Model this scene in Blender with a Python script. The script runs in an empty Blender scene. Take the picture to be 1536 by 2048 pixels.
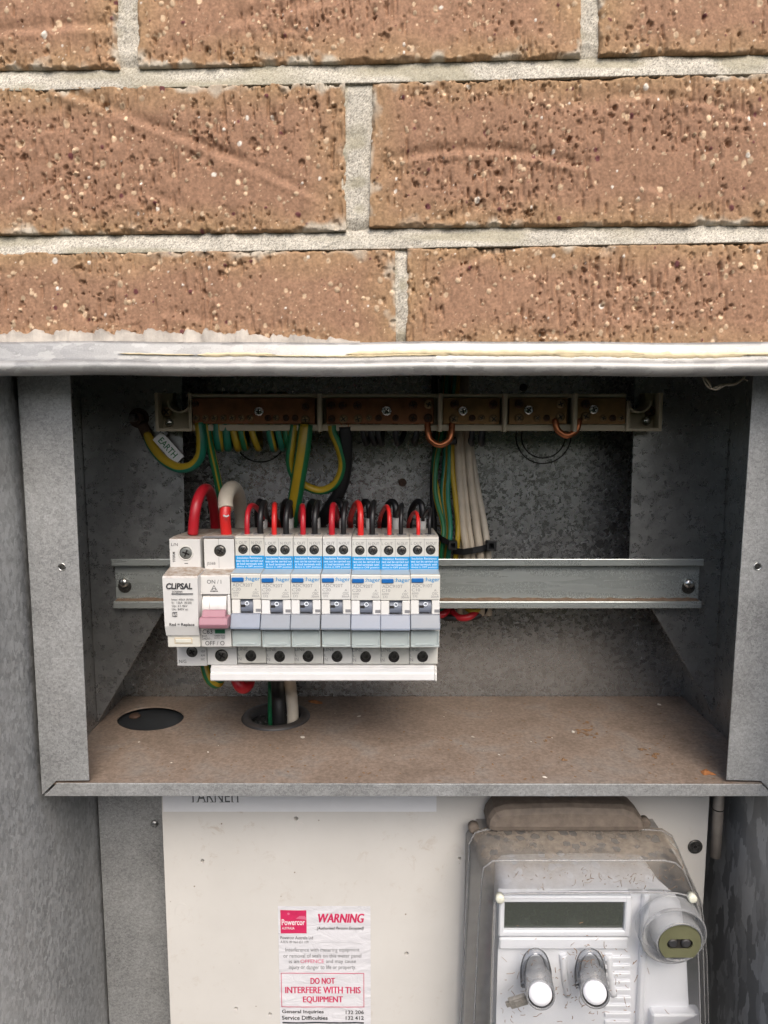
import bpy, math, random
import numpy as np
from math import radians, sin, cos, tan, pi, atan, sqrt
from mathutils import Vector, Matrix

random.seed(7)
SC = bpy.context.scene
COL = SC.collection

# ------------------------------------------------------------------ camera, sky, sun, exposure
FPX = 1500.0            # focal length in pixels of the 1536 x 2048 photograph
PITCH = radians(7.4)
CAMY = -0.410           # brick face is the plane Y = 0, camera height is Z = 0
cam_d = bpy.data.cameras.new('camera')
cam_d.sensor_fit = 'VERTICAL'; cam_d.sensor_height = 36.0; cam_d.sensor_width = 27.0
cam_d.lens = FPX / 2048 * 36.0
cam_d.clip_start = 0.01; cam_d.clip_end = 600
cam = bpy.data.objects.new('camera', cam_d); COL.objects.link(cam)
cam.location = (0, CAMY, 0); cam.rotation_euler = (radians(90) - PITCH, 0, 0)
SC.camera = cam

SUN_EL, SUN_AZ = radians(46), radians(14)     # azimuth measured from -Y (behind the camera) towards +X
world = bpy.data.worlds.new('World'); SC.world = world; world.use_nodes = True
wn = world.node_tree.nodes; wl = world.node_tree.links; wn.clear()
sky = wn.new('ShaderNodeTexSky'); sky.sky_type = 'NISHITA'; sky.sun_disc = False
sky.sun_elevation = SUN_EL; sky.sun_rotation = pi - SUN_AZ
sky.air_density = 1.0; sky.dust_density = 4.0; sky.ozone_density = 0.6; sky.altitude = 50
bg = wn.new('ShaderNodeBackground'); bg.inputs['Strength'].default_value = 0.15
wo = wn.new('ShaderNodeOutputWorld')
wl.new(sky.outputs[0], bg.inputs[0]); wl.new(bg.outputs[0], wo.inputs[0])
sun_d = bpy.data.lights.new('sun', 'SUN'); sun_d.energy = 1.15; sun_d.angle = radians(40); sun_d.color = (1.0, 0.965, 0.91)
sun = bpy.data.objects.new('sun', sun_d); COL.objects.link(sun)
sdir = Vector((sin(SUN_AZ) * cos(SUN_EL), -cos(SUN_AZ) * cos(SUN_EL), sin(SUN_EL)))
sun.rotation_euler = sdir.to_track_quat('Z', 'Y').to_euler()
sun.location = sdir * 5
vs = SC.view_settings
vs.view_transform = 'Standard'; vs.look = 'None'; vs.exposure = 0.78; vs.gamma = 1.0; vs.use_curve_mapping = False
SC.render.engine = 'CYCLES'
SC.cycles.max_bounces = 10; SC.cycles.diffuse_bounces = 5; SC.cycles.glossy_bounces = 5
SC.cycles.transparent_max_bounces = 16; SC.cycles.transmission_bounces = 6
SC.cycles.use_denoising = True; SC.cycles.caustics_reflective = False; SC.cycles.caustics_refractive = False
SC.cycles.sample_clamp_indirect = 6.0

# ------------------------------------------------------------------ measuring helpers
CP, SP = cos(PITCH), sin(PITCH)
def W(px, py, Y):
    """point of the plane Y that the photograph shows at (px, py)"""
    v = (py - 1024) / FPX; u = (px - 768) / FPX
    t = (Y - CAMY) / (CP - v * SP)
    return Vector((u * t, Y, (-SP - v * CP) * t))
def ZZ(py, Y): return W(768, py, Y).z
def XX(px, py, Y): return W(px, py, Y).x
def RR(rpx, py, Y):
    v = (py - 1024) / FPX
    return rpx / FPX * (Y - CAMY) / (CP - v * SP)

# ------------------------------------------------------------------ materials
MATS = {}
def new_mat(name):
    m = bpy.data.materials.new(name); m.use_nodes = True
    nt = m.node_tree
    b = nt.nodes['Principled BSDF']
    MATS[name] = m
    return m, nt, b
def N(nt, t, **kw):
    n = nt.nodes.new(t)
    for k, v in kw.items():
        if k in n.inputs: n.inputs[k].default_value = v
        else: setattr(n, k, v)
    return n
def ramp(nt, src, stops):
    r = nt.nodes.new('ShaderNodeValToRGB')
    e = r.color_ramp.elements
    while len(e) > 1: e.remove(e[-1])
    e[0].position = stops[0][0]; c = stops[0][1]; e[0].color = (*c, 1) if len(c) == 3 else c
    for p, c in stops[1:]:
        x = e.new(p); x.color = (*c, 1) if len(c) == 3 else c
    nt.links.new(src, r.inputs[0])
    return r
def g(v): return (v, v, v)
def mixc(nt, fac, a, b, mode='MIX'):
    m = nt.nodes.new('ShaderNodeMix'); m.data_type = 'RGBA'; m.blend_type = mode
    for i, x in ((0, fac), (6, a), (7, b)):
        if hasattr(x, 'is_linked') or isinstance(x, bpy.types.NodeSocket): nt.links.new(x, m.inputs[i])
        elif isinstance(x, (tuple, list)): m.inputs[i].default_value = (*x, 1)
        else: m.inputs[i].default_value = x
    return m.outputs[2]
def coords(nt, scale=(1, 1, 1), rot=(0, 0, 0), loc=(0, 0, 0)):
    tc = nt.nodes.new('ShaderNodeTexCoord'); mp = nt.nodes.new('ShaderNodeMapping')
    mp.inputs['Scale'].default_value = scale; mp.inputs['Rotation'].default_value = rot; mp.inputs['Location'].default_value = loc
    nt.links.new(tc.outputs['Object'], mp.inputs[0]); return mp.outputs[0]
def noise(nt, vec, scale, detail=4, rough=0.55, dist=0.0):
    n = nt.nodes.new('ShaderNodeTexNoise'); n.inputs['Scale'].default_value = scale
    n.inputs['Detail'].default_value = detail; n.inputs['Roughness'].default_value = rough; n.inputs['Distortion'].default_value = dist
    nt.links.new(vec, n.inputs['Vector']); return n
def bump(nt, bsdf, h, strength, dist):
    b = nt.nodes.new('ShaderNodeBump'); b.inputs['Strength'].default_value = strength; b.inputs['Distance'].default_value = dist
    nt.links.new(h, b.inputs['Height']); nt.links.new(b.outputs[0], bsdf.inputs['Normal']); return b
def up_mask(nt, lo=0.35, hi=0.85):
    ge = nt.nodes.new('ShaderNodeNewGeometry'); sp = nt.nodes.new('ShaderNodeSeparateXYZ')
    nt.links.new(ge.outputs['Normal'], sp.inputs[0])
    mr = nt.nodes.new('ShaderNodeMapRange'); mr.inputs[1].default_value = lo; mr.inputs[2].default_value = hi
    nt.links.new(sp.outputs[2], mr.inputs[0]); return mr.outputs[0]
def mul(nt, a, b):
    m = nt.nodes.new('ShaderNodeMath'); m.operation = 'MULTIPLY'
    for i, x in enumerate((a, b)):
        if isinstance(x, bpy.types.NodeSocket): nt.links.new(x, m.inputs[i])
        else: m.inputs[i].default_value = x
    return m.outputs[0]

def plain(name, col, rough=0.45, metal=0.0, var=0.06, vscale=120, dust=0.0, spec=0.5, bumpd=0.0, each=0.0):
    """plastic, paint or plain metal: slight mottling, and settled dust on what faces up"""
    m, nt, b = new_mat(name)
    vec = coords(nt)
    n = noise(nt, vec, vscale, 5, 0.6)
    lo = tuple(c * (1 - var) for c in col); hi = tuple(min(1, c * (1 + var)) for c in col)
    r = ramp(nt, n.outputs[0], [(0.3, lo), (0.7, hi)])
    out = r.outputs[0]
    if each:
        oi = nt.nodes.new('ShaderNodeObjectInfo'); er = ramp(nt, oi.outputs['Random'], [(0.0, (1 - each, 1 - each * 1.2, 1 - each * 1.9)), (1.0, (1.0, 1.0, 1.0))]); out = mixc(nt, 1.0, out, er.outputs[0], 'MULTIPLY')
    rr = ramp(nt, n.outputs[0], [(0.3, g(max(0, rough - 0.06))), (0.7, g(min(1, rough + 0.08)))])
    if dust > 0:
        n2 = noise(nt, vec, 260, 6, 0.7)
        r2 = ramp(nt, n2.outputs[0], [(0.38, g(0.35)), (0.6, g(1.0))])
        f = mul(nt, mul(nt, up_mask(nt), r2.outputs[0]), dust)
        out = mixc(nt, f, out, (0.27, 0.19, 0.13))
    nt.links.new(out, b.inputs['Base Color']); nt.links.new(rr.outputs[0], b.inputs['Roughness'])
    b.inputs['Metallic'].default_value = metal
    b.inputs['Specular IOR Level'].default_value = spec
    if bumpd: bump(nt, b, noise(nt, vec, 900, 3).outputs[0], 0.5, bumpd)
    return m

def galv(name, cell=0.004, lo=0.26, hi=0.46, r0=0.34, r1=0.58, dirt=0.25, stretch=(1, 1, 1), grain=1.0, rot=(0, 0, 0), dist=0.35, tint=(0.985, 1.0, 1.0), metal=0.85, relief=0.00006, cw=0.45, spots=0.45):
    """zinc coated sheet: crystal cells that differ in tone and gloss, pepper grain, brownish grime"""
    m, nt, b = new_mat(name)
    vec = coords(nt, stretch, rot)
    wob = noise(nt, vec, 0.9 / cell, 3, 0.6)
    vm = nt.nodes.new('ShaderNodeVectorMath'); vm.operation = 'MULTIPLY_ADD'
    nt.links.new(wob.outputs['Color'], vm.inputs[0]); vm.inputs[1].default_value = g(cell * dist * 3); nt.links.new(vec, vm.inputs[2])
    vo = nt.nodes.new('ShaderNodeTexVoronoi'); vo.inputs['Scale'].default_value = 1 / cell
    nt.links.new(vm.outputs[0], vo.inputs['Vector'])
    sep = nt.nodes.new('ShaderNodeSeparateColor'); nt.links.new(vo.outputs['Color'], sep.inputs[0])
    vec2 = coords(nt)
    fine = noise(nt, vec2, 1400, 3, 0.7)
    big = noise(nt, vec2, 22, 4, 0.6)
    add = nt.nodes.new('ShaderNodeMath'); add.operation = 'MULTIPLY_ADD'
    nt.links.new(fine.outputs[0], add.inputs[0]); add.inputs[1].default_value = 0.75 * grain; nt.links.new(mul(nt, sep.outputs[0], cw), add.inputs[2])
    add2 = nt.nodes.new('ShaderNodeMath'); add2.operation = 'MULTIPLY_ADD'
    nt.links.new(big.outputs[0], add2.inputs[0]); add2.inputs[1].default_value = 0.8; nt.links.new(add.outputs[0], add2.inputs[2])
    top = cw + 0.75 * grain + 0.8
    cr = ramp(nt, mul(nt, add2.outputs[0], 1 / top), [(0.32, tuple(lo * t for t in tint)), (0.68, tuple(hi * t for t in tint))])
    dn = noise(nt, vec2, 38, 6, 0.65)
    df = ramp(nt, dn.outputs[0], [(0.5, g(0)), (0.72, g(dirt))])
    col = mixc(nt, df.outputs[0], cr.outputs[0], (0.15, 0.125, 0.10))
    sn = nt.nodes.new('ShaderNodeTexVoronoi'); sn.inputs['Scale'].default_value = 260; nt.links.new(vec2, sn.inputs['Vector'])
    sf = ramp(nt, sn.outputs['Distance'], [(0.05, g(spots)), (0.10, g(0))])
    sk = noise(nt, vec2, 60, 2); skr = ramp(nt, sk.outputs[0], [(0.58, g(0)), (0.66, g(1))])
    col = mixc(nt, mul(nt, sf.outputs[0], skr.outputs[0]), col, (0.10, 0.09, 0.08))
    nt.links.new(col, b.inputs['Base Color'])
    rr = ramp(nt, mul(nt, add.outputs[0], 1 / (cw + 0.75 * grain)), [(0.2, g(r0)), (0.8, g(r1))])
    nt.links.new(rr.outputs[0], b.inputs['Roughness'])
    b.inputs['Metallic'].default_value = metal
    bump(nt, b, add.outputs[0], 0.55, relief)
    return m

G_frame = galv('galvanised_frame', 0.0012, 0.22, 0.60, 0.42, 0.58, 0.14, grain=1.5, cw=0.30, metal=0.6)
G_side = galv('galvanised_side', 0.0020, 0.32, 0.58, 0.40, 0.58, 0.18, stretch=(1, 0.8, 0.6), grain=1.0, relief=0.00022, cw=0.6, dist=0.9, metal=0.55)
G_spangle = galv('galvanised_spangle', 0.0125, 0.40, 0.70, 0.36, 0.52, 0.10, stretch=(1, 1.6, 0.55), grain=0.25, rot=(radians(20), 0, 0), dist=0.7, cw=0.9, metal=0.45, spots=0.2)
G_back = galv('galvanised_back', 0.0022, 0.35, 0.47, 0.20, 0.36, 0.12, grain=0.6, cw=0.5, dist=1.0, relief=0.00016, metal=0.9, spots=0.12)
G_plate = galv('galvanised_plate', 0.0034, 0.30, 0.44, 0.24, 0.38, 0.10, grain=0.7, cw=0.35, dist=1.0, metal=0.85, spots=0.15, relief=0.00010)
G_rail = galv('zinc_rail', 0.004, 0.48, 0.56, 0.24, 0.32, 0.03, stretch=(0.12, 1, 1), grain=0.5, tint=(0.93, 1.0, 0.98), metal=0.6, relief=0.00001, cw=0.2)
G_lip = galv('galvanised_lip', 0.004, 0.24, 0.42, 0.42, 0.58, 0.10, grain=0.8, stretch=(0.4, 1, 1), metal=0.5, cw=0.5, dist=0.9, tint=(1.0, 0.985, 0.945))
M_white = plain('breaker_plastic', (0.60, 0.60, 0.585), 0.38, var=0.05, dust=0.45, each=0.10)
M_whiter = plain('white_plastic', (0.70, 0.70, 0.70), 0.36, var=0.03, dust=0.2, each=0.07)
M_dustyw = plain('dusty_white_plastic', (0.60, 0.595, 0.58), 0.42, var=0.03, dust=1.0)
M_bluelab = plain('blue_label', (0.008, 0.262, 0.58), 0.45, var=0.03)
M_bluetab = plain('blue_tab', (0.01, 0.115, 0.36), 0.35, var=0.05)
M_paleblue = plain('pale_slope', (0.36, 0.44, 0.50), 0.45, var=0.05, dust=0.12)
M_lever = plain('grey_lever', (0.19, 0.222, 0.285), 0.42, var=0.10, dust=0.2, each=0.10)
M_togg = plain('grey_toggle', (0.15, 0.17, 0.215), 0.45, var=0.05)
M_pink = plain('pink_lever', (0.32, 0.155, 0.19), 0.45, var=0.05)
M_black = plain('black_plastic', (0.010, 0.010, 0.011), 0.42, var=0.2)
M_hole = plain('dark_hole', (0.012, 0.010, 0.009), 0.8, var=0.2)
M_print = plain('grey_print', (0.20, 0.20, 0.21), 0.6, var=0.03)
M_ink = plain('black_ink', (0.025, 0.025, 0.028), 0.6, var=0.03)
M_inkw = plain('white_ink', (0.75, 0.80, 0.85), 0.6, var=0.02)
M_inkb = plain('brand_blue_ink', (0.01, 0.22, 0.48), 0.5, var=0.02)
M_inkp = plain('crimson_ink', (0.55, 0.022, 0.10), 0.55, var=0.12, vscale=300)
M_inkg = plain('green_ink', (0.02, 0.16, 0.06), 0.55, var=0.05)
M_green = plain('green_label', (0.01, 0.12, 0.05), 0.5, var=0.05)
M_red = plain('red_insulation', (0.42, 0.012, 0.022), 0.36, var=0.12, vscale=60)
M_red2 = plain('bright_red_insulation', (0.62, 0.022, 0.02), 0.34, var=0.08, vscale=60)
M_blk = plain('black_insulation', (0.010, 0.010, 0.011), 0.38, var=0.2, vscale=80)
M_yel = plain('yellow_insulation', (0.40, 0.27, 0.014), 0.40, var=0.10, vscale=60)
M_grn = plain('green_insulation', (0.010, 0.145, 0.055), 0.40, var=0.10, vscale=60)
M_grn2 = plain('sea_green_insulation', (0.010, 0.165, 0.105), 0.40, var=0.10, vscale=60)
M_olive = plain('olive_insulation', (0.24, 0.22, 0.02), 0.42, var=0.15, vscale=60)
M_sheath = plain('off_white_sheath', (0.50, 0.45, 0.37), 0.5, var=0.12, vscale=70, dust=0.2)
M_sheath2 = plain('grey_white_sheath', (0.47, 0.405, 0.315), 0.55, var=0.15, vscale=90, dust=0.2)
M_cream = plain('cream_bakelite', (0.52, 0.45, 0.33), 0.5, var=0.06, dust=0.3)
M_brass = plain('tarnished_brass', (0.20, 0.088, 0.043), 0.45, metal=0.8, var=0.30, vscale=140)
M_brass2 = plain('brass_bar', (0.21, 0.125, 0.055), 0.45, metal=0.8, var=0.28, vscale=140)
M_screwb = plain('bronze_screw', (0.24, 0.17, 0.095), 0.35, metal=0.9, var=0.25)
M_screwd = plain('brown_screw', (0.085, 0.045, 0.028), 0.40, metal=0.85, var=0.3)
M_steel = plain('bright_steel', (0.62, 0.62, 0.60), 0.25, metal=1.0, var=0.12, vscale=400)
M_dsteel = plain('dull_steel', (0.13, 0.125, 0.115), 0.36, metal=0.9, var=0.5, vscale=700)
M_copper = plain('copper', (0.46, 0.165, 0.075), 0.32, metal=0.95, var=0.25, vscale=150)
M_rust = plain('rusty_steel', (0.085, 0.05, 0.035), 0.7, metal=0.3, var=0.4, vscale=500, bumpd=0.0002)
M_rubber = plain('grey_rubber', (0.030, 0.030, 0.032), 0.5, var=0.2, dust=0.12)
M_sleeve = plain('white_sleeve', (0.5, 0.5, 0.49), 0.45, var=0.05)
M_meterw = plain('meter_white', (0.74, 0.745, 0.78), 0.42, var=0.02)
M_meterb = plain('dusty_meter_base', (0.16, 0.130, 0.105), 0.75, var=0.25, vscale=160, bumpd=0.0002)
M_olplate = plain('olive_metal_plate', (0.30, 0.30, 0.17), 0.38, metal=0.7, var=0.08, vscale=80)
M_tagm = plain('lead_tag', (0.26, 0.245, 0.22), 0.55, metal=0.4, var=0.3, vscale=500, bumpd=0.0002)
M_web = plain('cobweb_thread', (0.42, 0.36, 0.28), 0.9, var=0.2)
M_debris = plain('brown_plant_debris', (0.20, 0.115, 0.06), 0.9, var=0.4, vscale=500)
M_leaf = plain('dry_orange_leaf', (0.30, 0.12, 0.04), 0.8, var=0.3, vscale=400)
M_flake = plain('pale_flake', (0.62, 0.57, 0.50), 0.8, var=0.2, vscale=400)

def paper(name, col, wr=0.5):
    m, nt, b = new_mat(name); vec = coords(nt, (1, 1, 2.2))
    n = noise(nt, vec, 70, 4, 0.55, 1.0)
    r = ramp(nt, n.outputs[0], [(0.3, tuple(c * 0.95 for c in col)), (0.7, col)])
    nt.links.new(r.outputs[0], b.inputs['Base Color']); b.inputs['Roughness'].default_value = 0.42
    if wr: bump(nt, b, n.outputs[0], wr, 0.0008)
    return m
M_paper = paper('wrinkled_sticker_paper', (0.66, 0.66, 0.69), 0.9)
M_strip = paper('white_label_strip', (0.74, 0.75, 0.77), 0.0)

def mk_panel():
    m, nt, b = new_mat('cream_panel_paint'); vec = coords(nt)
    n = noise(nt, vec, 9, 5, 0.6); r = ramp(nt, n.outputs[0], [(0.3, (0.55, 0.535, 0.505)), (0.7, (0.635, 0.62, 0.59))])
    d = noise(nt, vec, 95, 7, 0.75, 0.6); dr = ramp(nt, d.outputs[0], [(0.56, g(0)), (0.68, g(0.5))])
    w = noise(nt, vec, 11, 3); wr = ramp(nt, w.outputs[0], [(0.45, g(0)), (0.65, g(1))])
    col = mixc(nt, mul(nt, dr.outputs[0], wr.outputs[0]), r.outputs[0], (0.36, 0.27, 0.19))
    v = nt.nodes.new('ShaderNodeTexVoronoi'); v.inputs['Scale'].default_value = 105; nt.links.new(vec, v.inputs['Vector'])
    vr = ramp(nt, v.outputs['Distance'], [(0.045, g(0.85)), (0.075, g(0))])
    sp = nt.nodes.new('ShaderNodeSeparateColor'); nt.links.new(v.outputs['Color'], sp.inputs[0])
    pk = ramp(nt, sp.outputs[0], [(0.72, g(0)), (0.74, g(1))])
    col = mixc(nt, mul(nt, vr.outputs[0], pk.outputs[0]), col, (0.16, 0.10, 0.06))
    nt.links.new(col, b.inputs['Base Color']); b.inputs['Roughness'].default_value = 0.5
    bump(nt, b, noise(nt, vec, 500, 3).outputs[0], 0.2, 0.0001)
    return m
M_panel = mk_panel()

def mk_shelf():
    m, nt, b = new_mat('dust_covered_zinc'); vec = coords(nt)
    n = noise(nt, vec, 26, 7, 0.62, 0.5)
    r = ramp(nt, n.outputs[0], [(0.30, (0.185, 0.140, 0.108)), (0.50, (0.235, 0.180, 0.142)), (0.66, (0.235, 0.20, 0.172)), (0.78, (0.20, 0.198, 0.185))])
    f = noise(nt, vec, 420, 5, 0.7); fr = ramp(nt, f.outputs[0], [(0.35, g(0.72)), (0.68, g(1.2))])
    col = mixc(nt, 1.0, r.outputs[0], fr.outputs[0], 'MULTIPLY')
    s = noise(nt, vec, 130, 4, 0.7, 1.2); sr = ramp(nt, s.outputs[0], [(0.69, g(0)), (0.75, g(0.8))])
    col = mixc(nt, sr.outputs[0], col, (0.05, 0.035, 0.025))
    nt.links.new(col, b.inputs['Base Color']); b.inputs['Roughness'].default_value = 0.72
    b.inputs['Specular IOR Level'].default_value = 0.35
    bump(nt, b, f.outputs[0], 0.4, 0.0003)
    return m
M_shelf = mk_shelf()

def mk_vcol(name, rough, fine_d, scale):
    m, nt, b = new_mat(name)
    a = nt.nodes.new('ShaderNodeAttribute'); a.attribute_name = 'tone'
    vec = coords(nt); n = noise(nt, vec, scale, 4, 0.7)
    r = ramp(nt, n.outputs[0], [(0.25, g(0.80)), (0.75, g(1.18))])
    nt.links.new(mixc(nt, 1.0, a.outputs['Color'], r.outputs[0], 'MULTIPLY'), b.inputs['Base Color'])
    b.inputs['Roughness'].default_value = rough; b.inputs['Specular IOR Level'].default_value = 0.25
    bump(nt, b, n.outputs[0], 0.6, fine_d)
    return m
M_brick = mk_vcol('fired_clay', 0.85, 0.0004, 900)
M_mortar = mk_vcol('sandy_mortar', 0.95, 0.0005, 1500)

def mk_farbrick():
    m, nt, b = new_mat('surrounding_clay'); vec = coords(nt)
    n = noise(nt, vec, 60, 8, 0.75); r = ramp(nt, n.outputs[0], [(0.3, (0.22, 0.115, 0.068)), (0.6, (0.34, 0.20, 0.125)), (0.75, (0.45, 0.33, 0.22))])
    nt.links.new(r.outputs[0], b.inputs['Base Color']); b.inputs['Roughness'].default_value = 0.9
    bump(nt, b, n.outputs[0], 0.8, 0.003); return m
M_farbrick = mk_farbrick()

def clear(name, tint=(0.97, 0.98, 0.98), rough=0.12, dust=0.0, ior=1.42, haze=0.05, hcol=(0.62, 0.63, 0.64)):
    """thin clear plastic: see-through with a fresnel sheen; settled dust on upward faces"""
    m = bpy.data.materials.new(name); m.use_nodes = True; nt = m.node_tree; nt.nodes.clear(); MATS[name] = m
    out = nt.nodes.new('ShaderNodeOutputMaterial')
    tr = nt.nodes.new('ShaderNodeBsdfTransparent'); tr.inputs[0].default_value = (*tint, 1)
    gl = nt.nodes.new('ShaderNodeBsdfGlossy'); gl.inputs['Roughness'].default_value = rough
    fr = nt.nodes.new('ShaderNodeFresnel'); fr.inputs[0].default_value = ior
    mx = nt.nodes.new('ShaderNodeMixShader')
    nt.links.new(fr.outputs[0], mx.inputs[0]); nt.links.new(tr.outputs[0], mx.inputs[1]); nt.links.new(gl.outputs[0], mx.inputs[2])
    df = nt.nodes.new('ShaderNodeBsdfDiffuse'); df.inputs[0].default_value = (*hcol, 1)
    mx2 = nt.nodes.new('ShaderNodeMixShader'); mx2.inputs[0].default_value = haze
    nt.links.new(mx.outputs[0], mx2.inputs[1]); nt.links.new(df.outputs[0], mx2.inputs[2])
    last = mx2
    if dust:
        vec = coords(nt)
        n = noise(nt, vec, 45, 6, 0.7)
        dr = ramp(nt, n.outputs[0], [(0.30, g(0.35)), (0.62, g(0.95))])
        # drip spots washed out of the dust
        v = nt.nodes.new('ShaderNodeTexVoronoi'); v.inputs['Scale'].default_value = 125
        wob = noise(nt, vec, 260, 2); vm = nt.nodes.new('ShaderNodeVectorMath'); vm.operation = 'MULTIPLY_ADD'
        nt.links.new(wob.outputs['Color'], vm.inputs[0]); vm.inputs[1].default_value = g(0.004); nt.links.new(vec, vm.inputs[2])
        nt.links.new(vm.outputs[0], v.inputs['Vector'])
        sr = ramp(nt, v.outputs['Distance'], [(0.26, g(0.25)), (0.36, g(1.0))])
        f = mul(nt, mul(nt, mul(nt, up_mask(nt, 0.25, 0.7), dr.outputs[0]), sr.outputs[0]), dust)
        sx = nt.nodes.new('ShaderNodeSeparateXYZ'); nt.links.new(vec, sx.inputs[0])   # thins out away from the panel
        wv = nt.nodes.new('ShaderNodeMath'); wv.operation = 'MULTIPLY_ADD'; nt.links.new(n.outputs[0], wv.inputs[0]); wv.inputs[1].default_value = 0.03; nt.links.new(sx.outputs[1], wv.inputs[2])
        mr = nt.nodes.new('ShaderNodeMapRange'); mr.inputs[1].default_value = -0.054; mr.inputs[2].default_value = -0.022; nt.links.new(wv.outputs[0], mr.inputs[0])
        f = mul(nt, f, mr.outputs[0])
        dd = nt.nodes.new('ShaderNodeBsdfDiffuse')
        cr = ramp(nt, noise(nt, vec, 300, 4).outputs[0], [(0.3, (0.20, 0.165, 0.130)), (0.7, (0.31, 0.265, 0.215))])
        nt.links.new(cr.outputs[0], dd.inputs[0])
        mx3 = nt.nodes.new('ShaderNodeMixShader')
        nt.links.new(f, mx3.inputs[0]); nt.links.new(mx2.outputs[0], mx3.inputs[1]); nt.links.new(dd.outputs[0], mx3.inputs[2])
        last = mx3
    nt.links.new(last.outputs[0], out.inputs[0])
    return m
M_clear = clear('clear_meter_plastic', dust=0.85, haze=0.065)
M_clear2 = clear('clear_button_plastic', (0.95, 0.95, 0.95), 0.15, haze=0.26)
M_aqua = clear('aqua_clear_plastic', (0.96, 0.99, 0.99), 0.10, haze=0.38, hcol=(0.70, 0.77, 0.77))
def mk_lcd():
    m, nt, b = new_mat('lcd_glass'); vec = coords(nt)
    n = noise(nt, vec, 420, 6, 0.8); r = ramp(nt, n.outputs[0], [(0.55, (0.014, 0.020, 0.009)), (0.74, (0.07, 0.08, 0.06))])
    nt.links.new(r.outputs[0], b.inputs['Base Color']); b.inputs['Roughness'].default_value = 0.12; return m
M_lcd = mk_lcd()
def mk_grass():
    m, nt, b = new_mat('lawn'); vec = coords(nt); n = noise(nt, vec, 3, 8, 0.7)
    r = ramp(nt, n.outputs[0], [(0.3, (0.05, 0.08, 0.025)), (0.7, (0.11, 0.13, 0.05))])
    nt.links.new(r.outputs[0], b.inputs['Base Color']); b.inputs['Roughness'].default_value = 0.95; return m
M_grass = mk_grass()
def mk_path():
    m, nt, b = new_mat('path_concrete'); vec = coords(nt); n = noise(nt, vec, 12, 8, 0.7)
    r = ramp(nt, n.outputs[0], [(0.3, (0.26, 0.25, 0.23)), (0.7, (0.38, 0.365, 0.34))])
    nt.links.new(r.outputs[0], b.inputs['Base Color']); b.inputs['Roughness'].default_value = 0.95; return m
M_path = mk_path()

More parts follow.
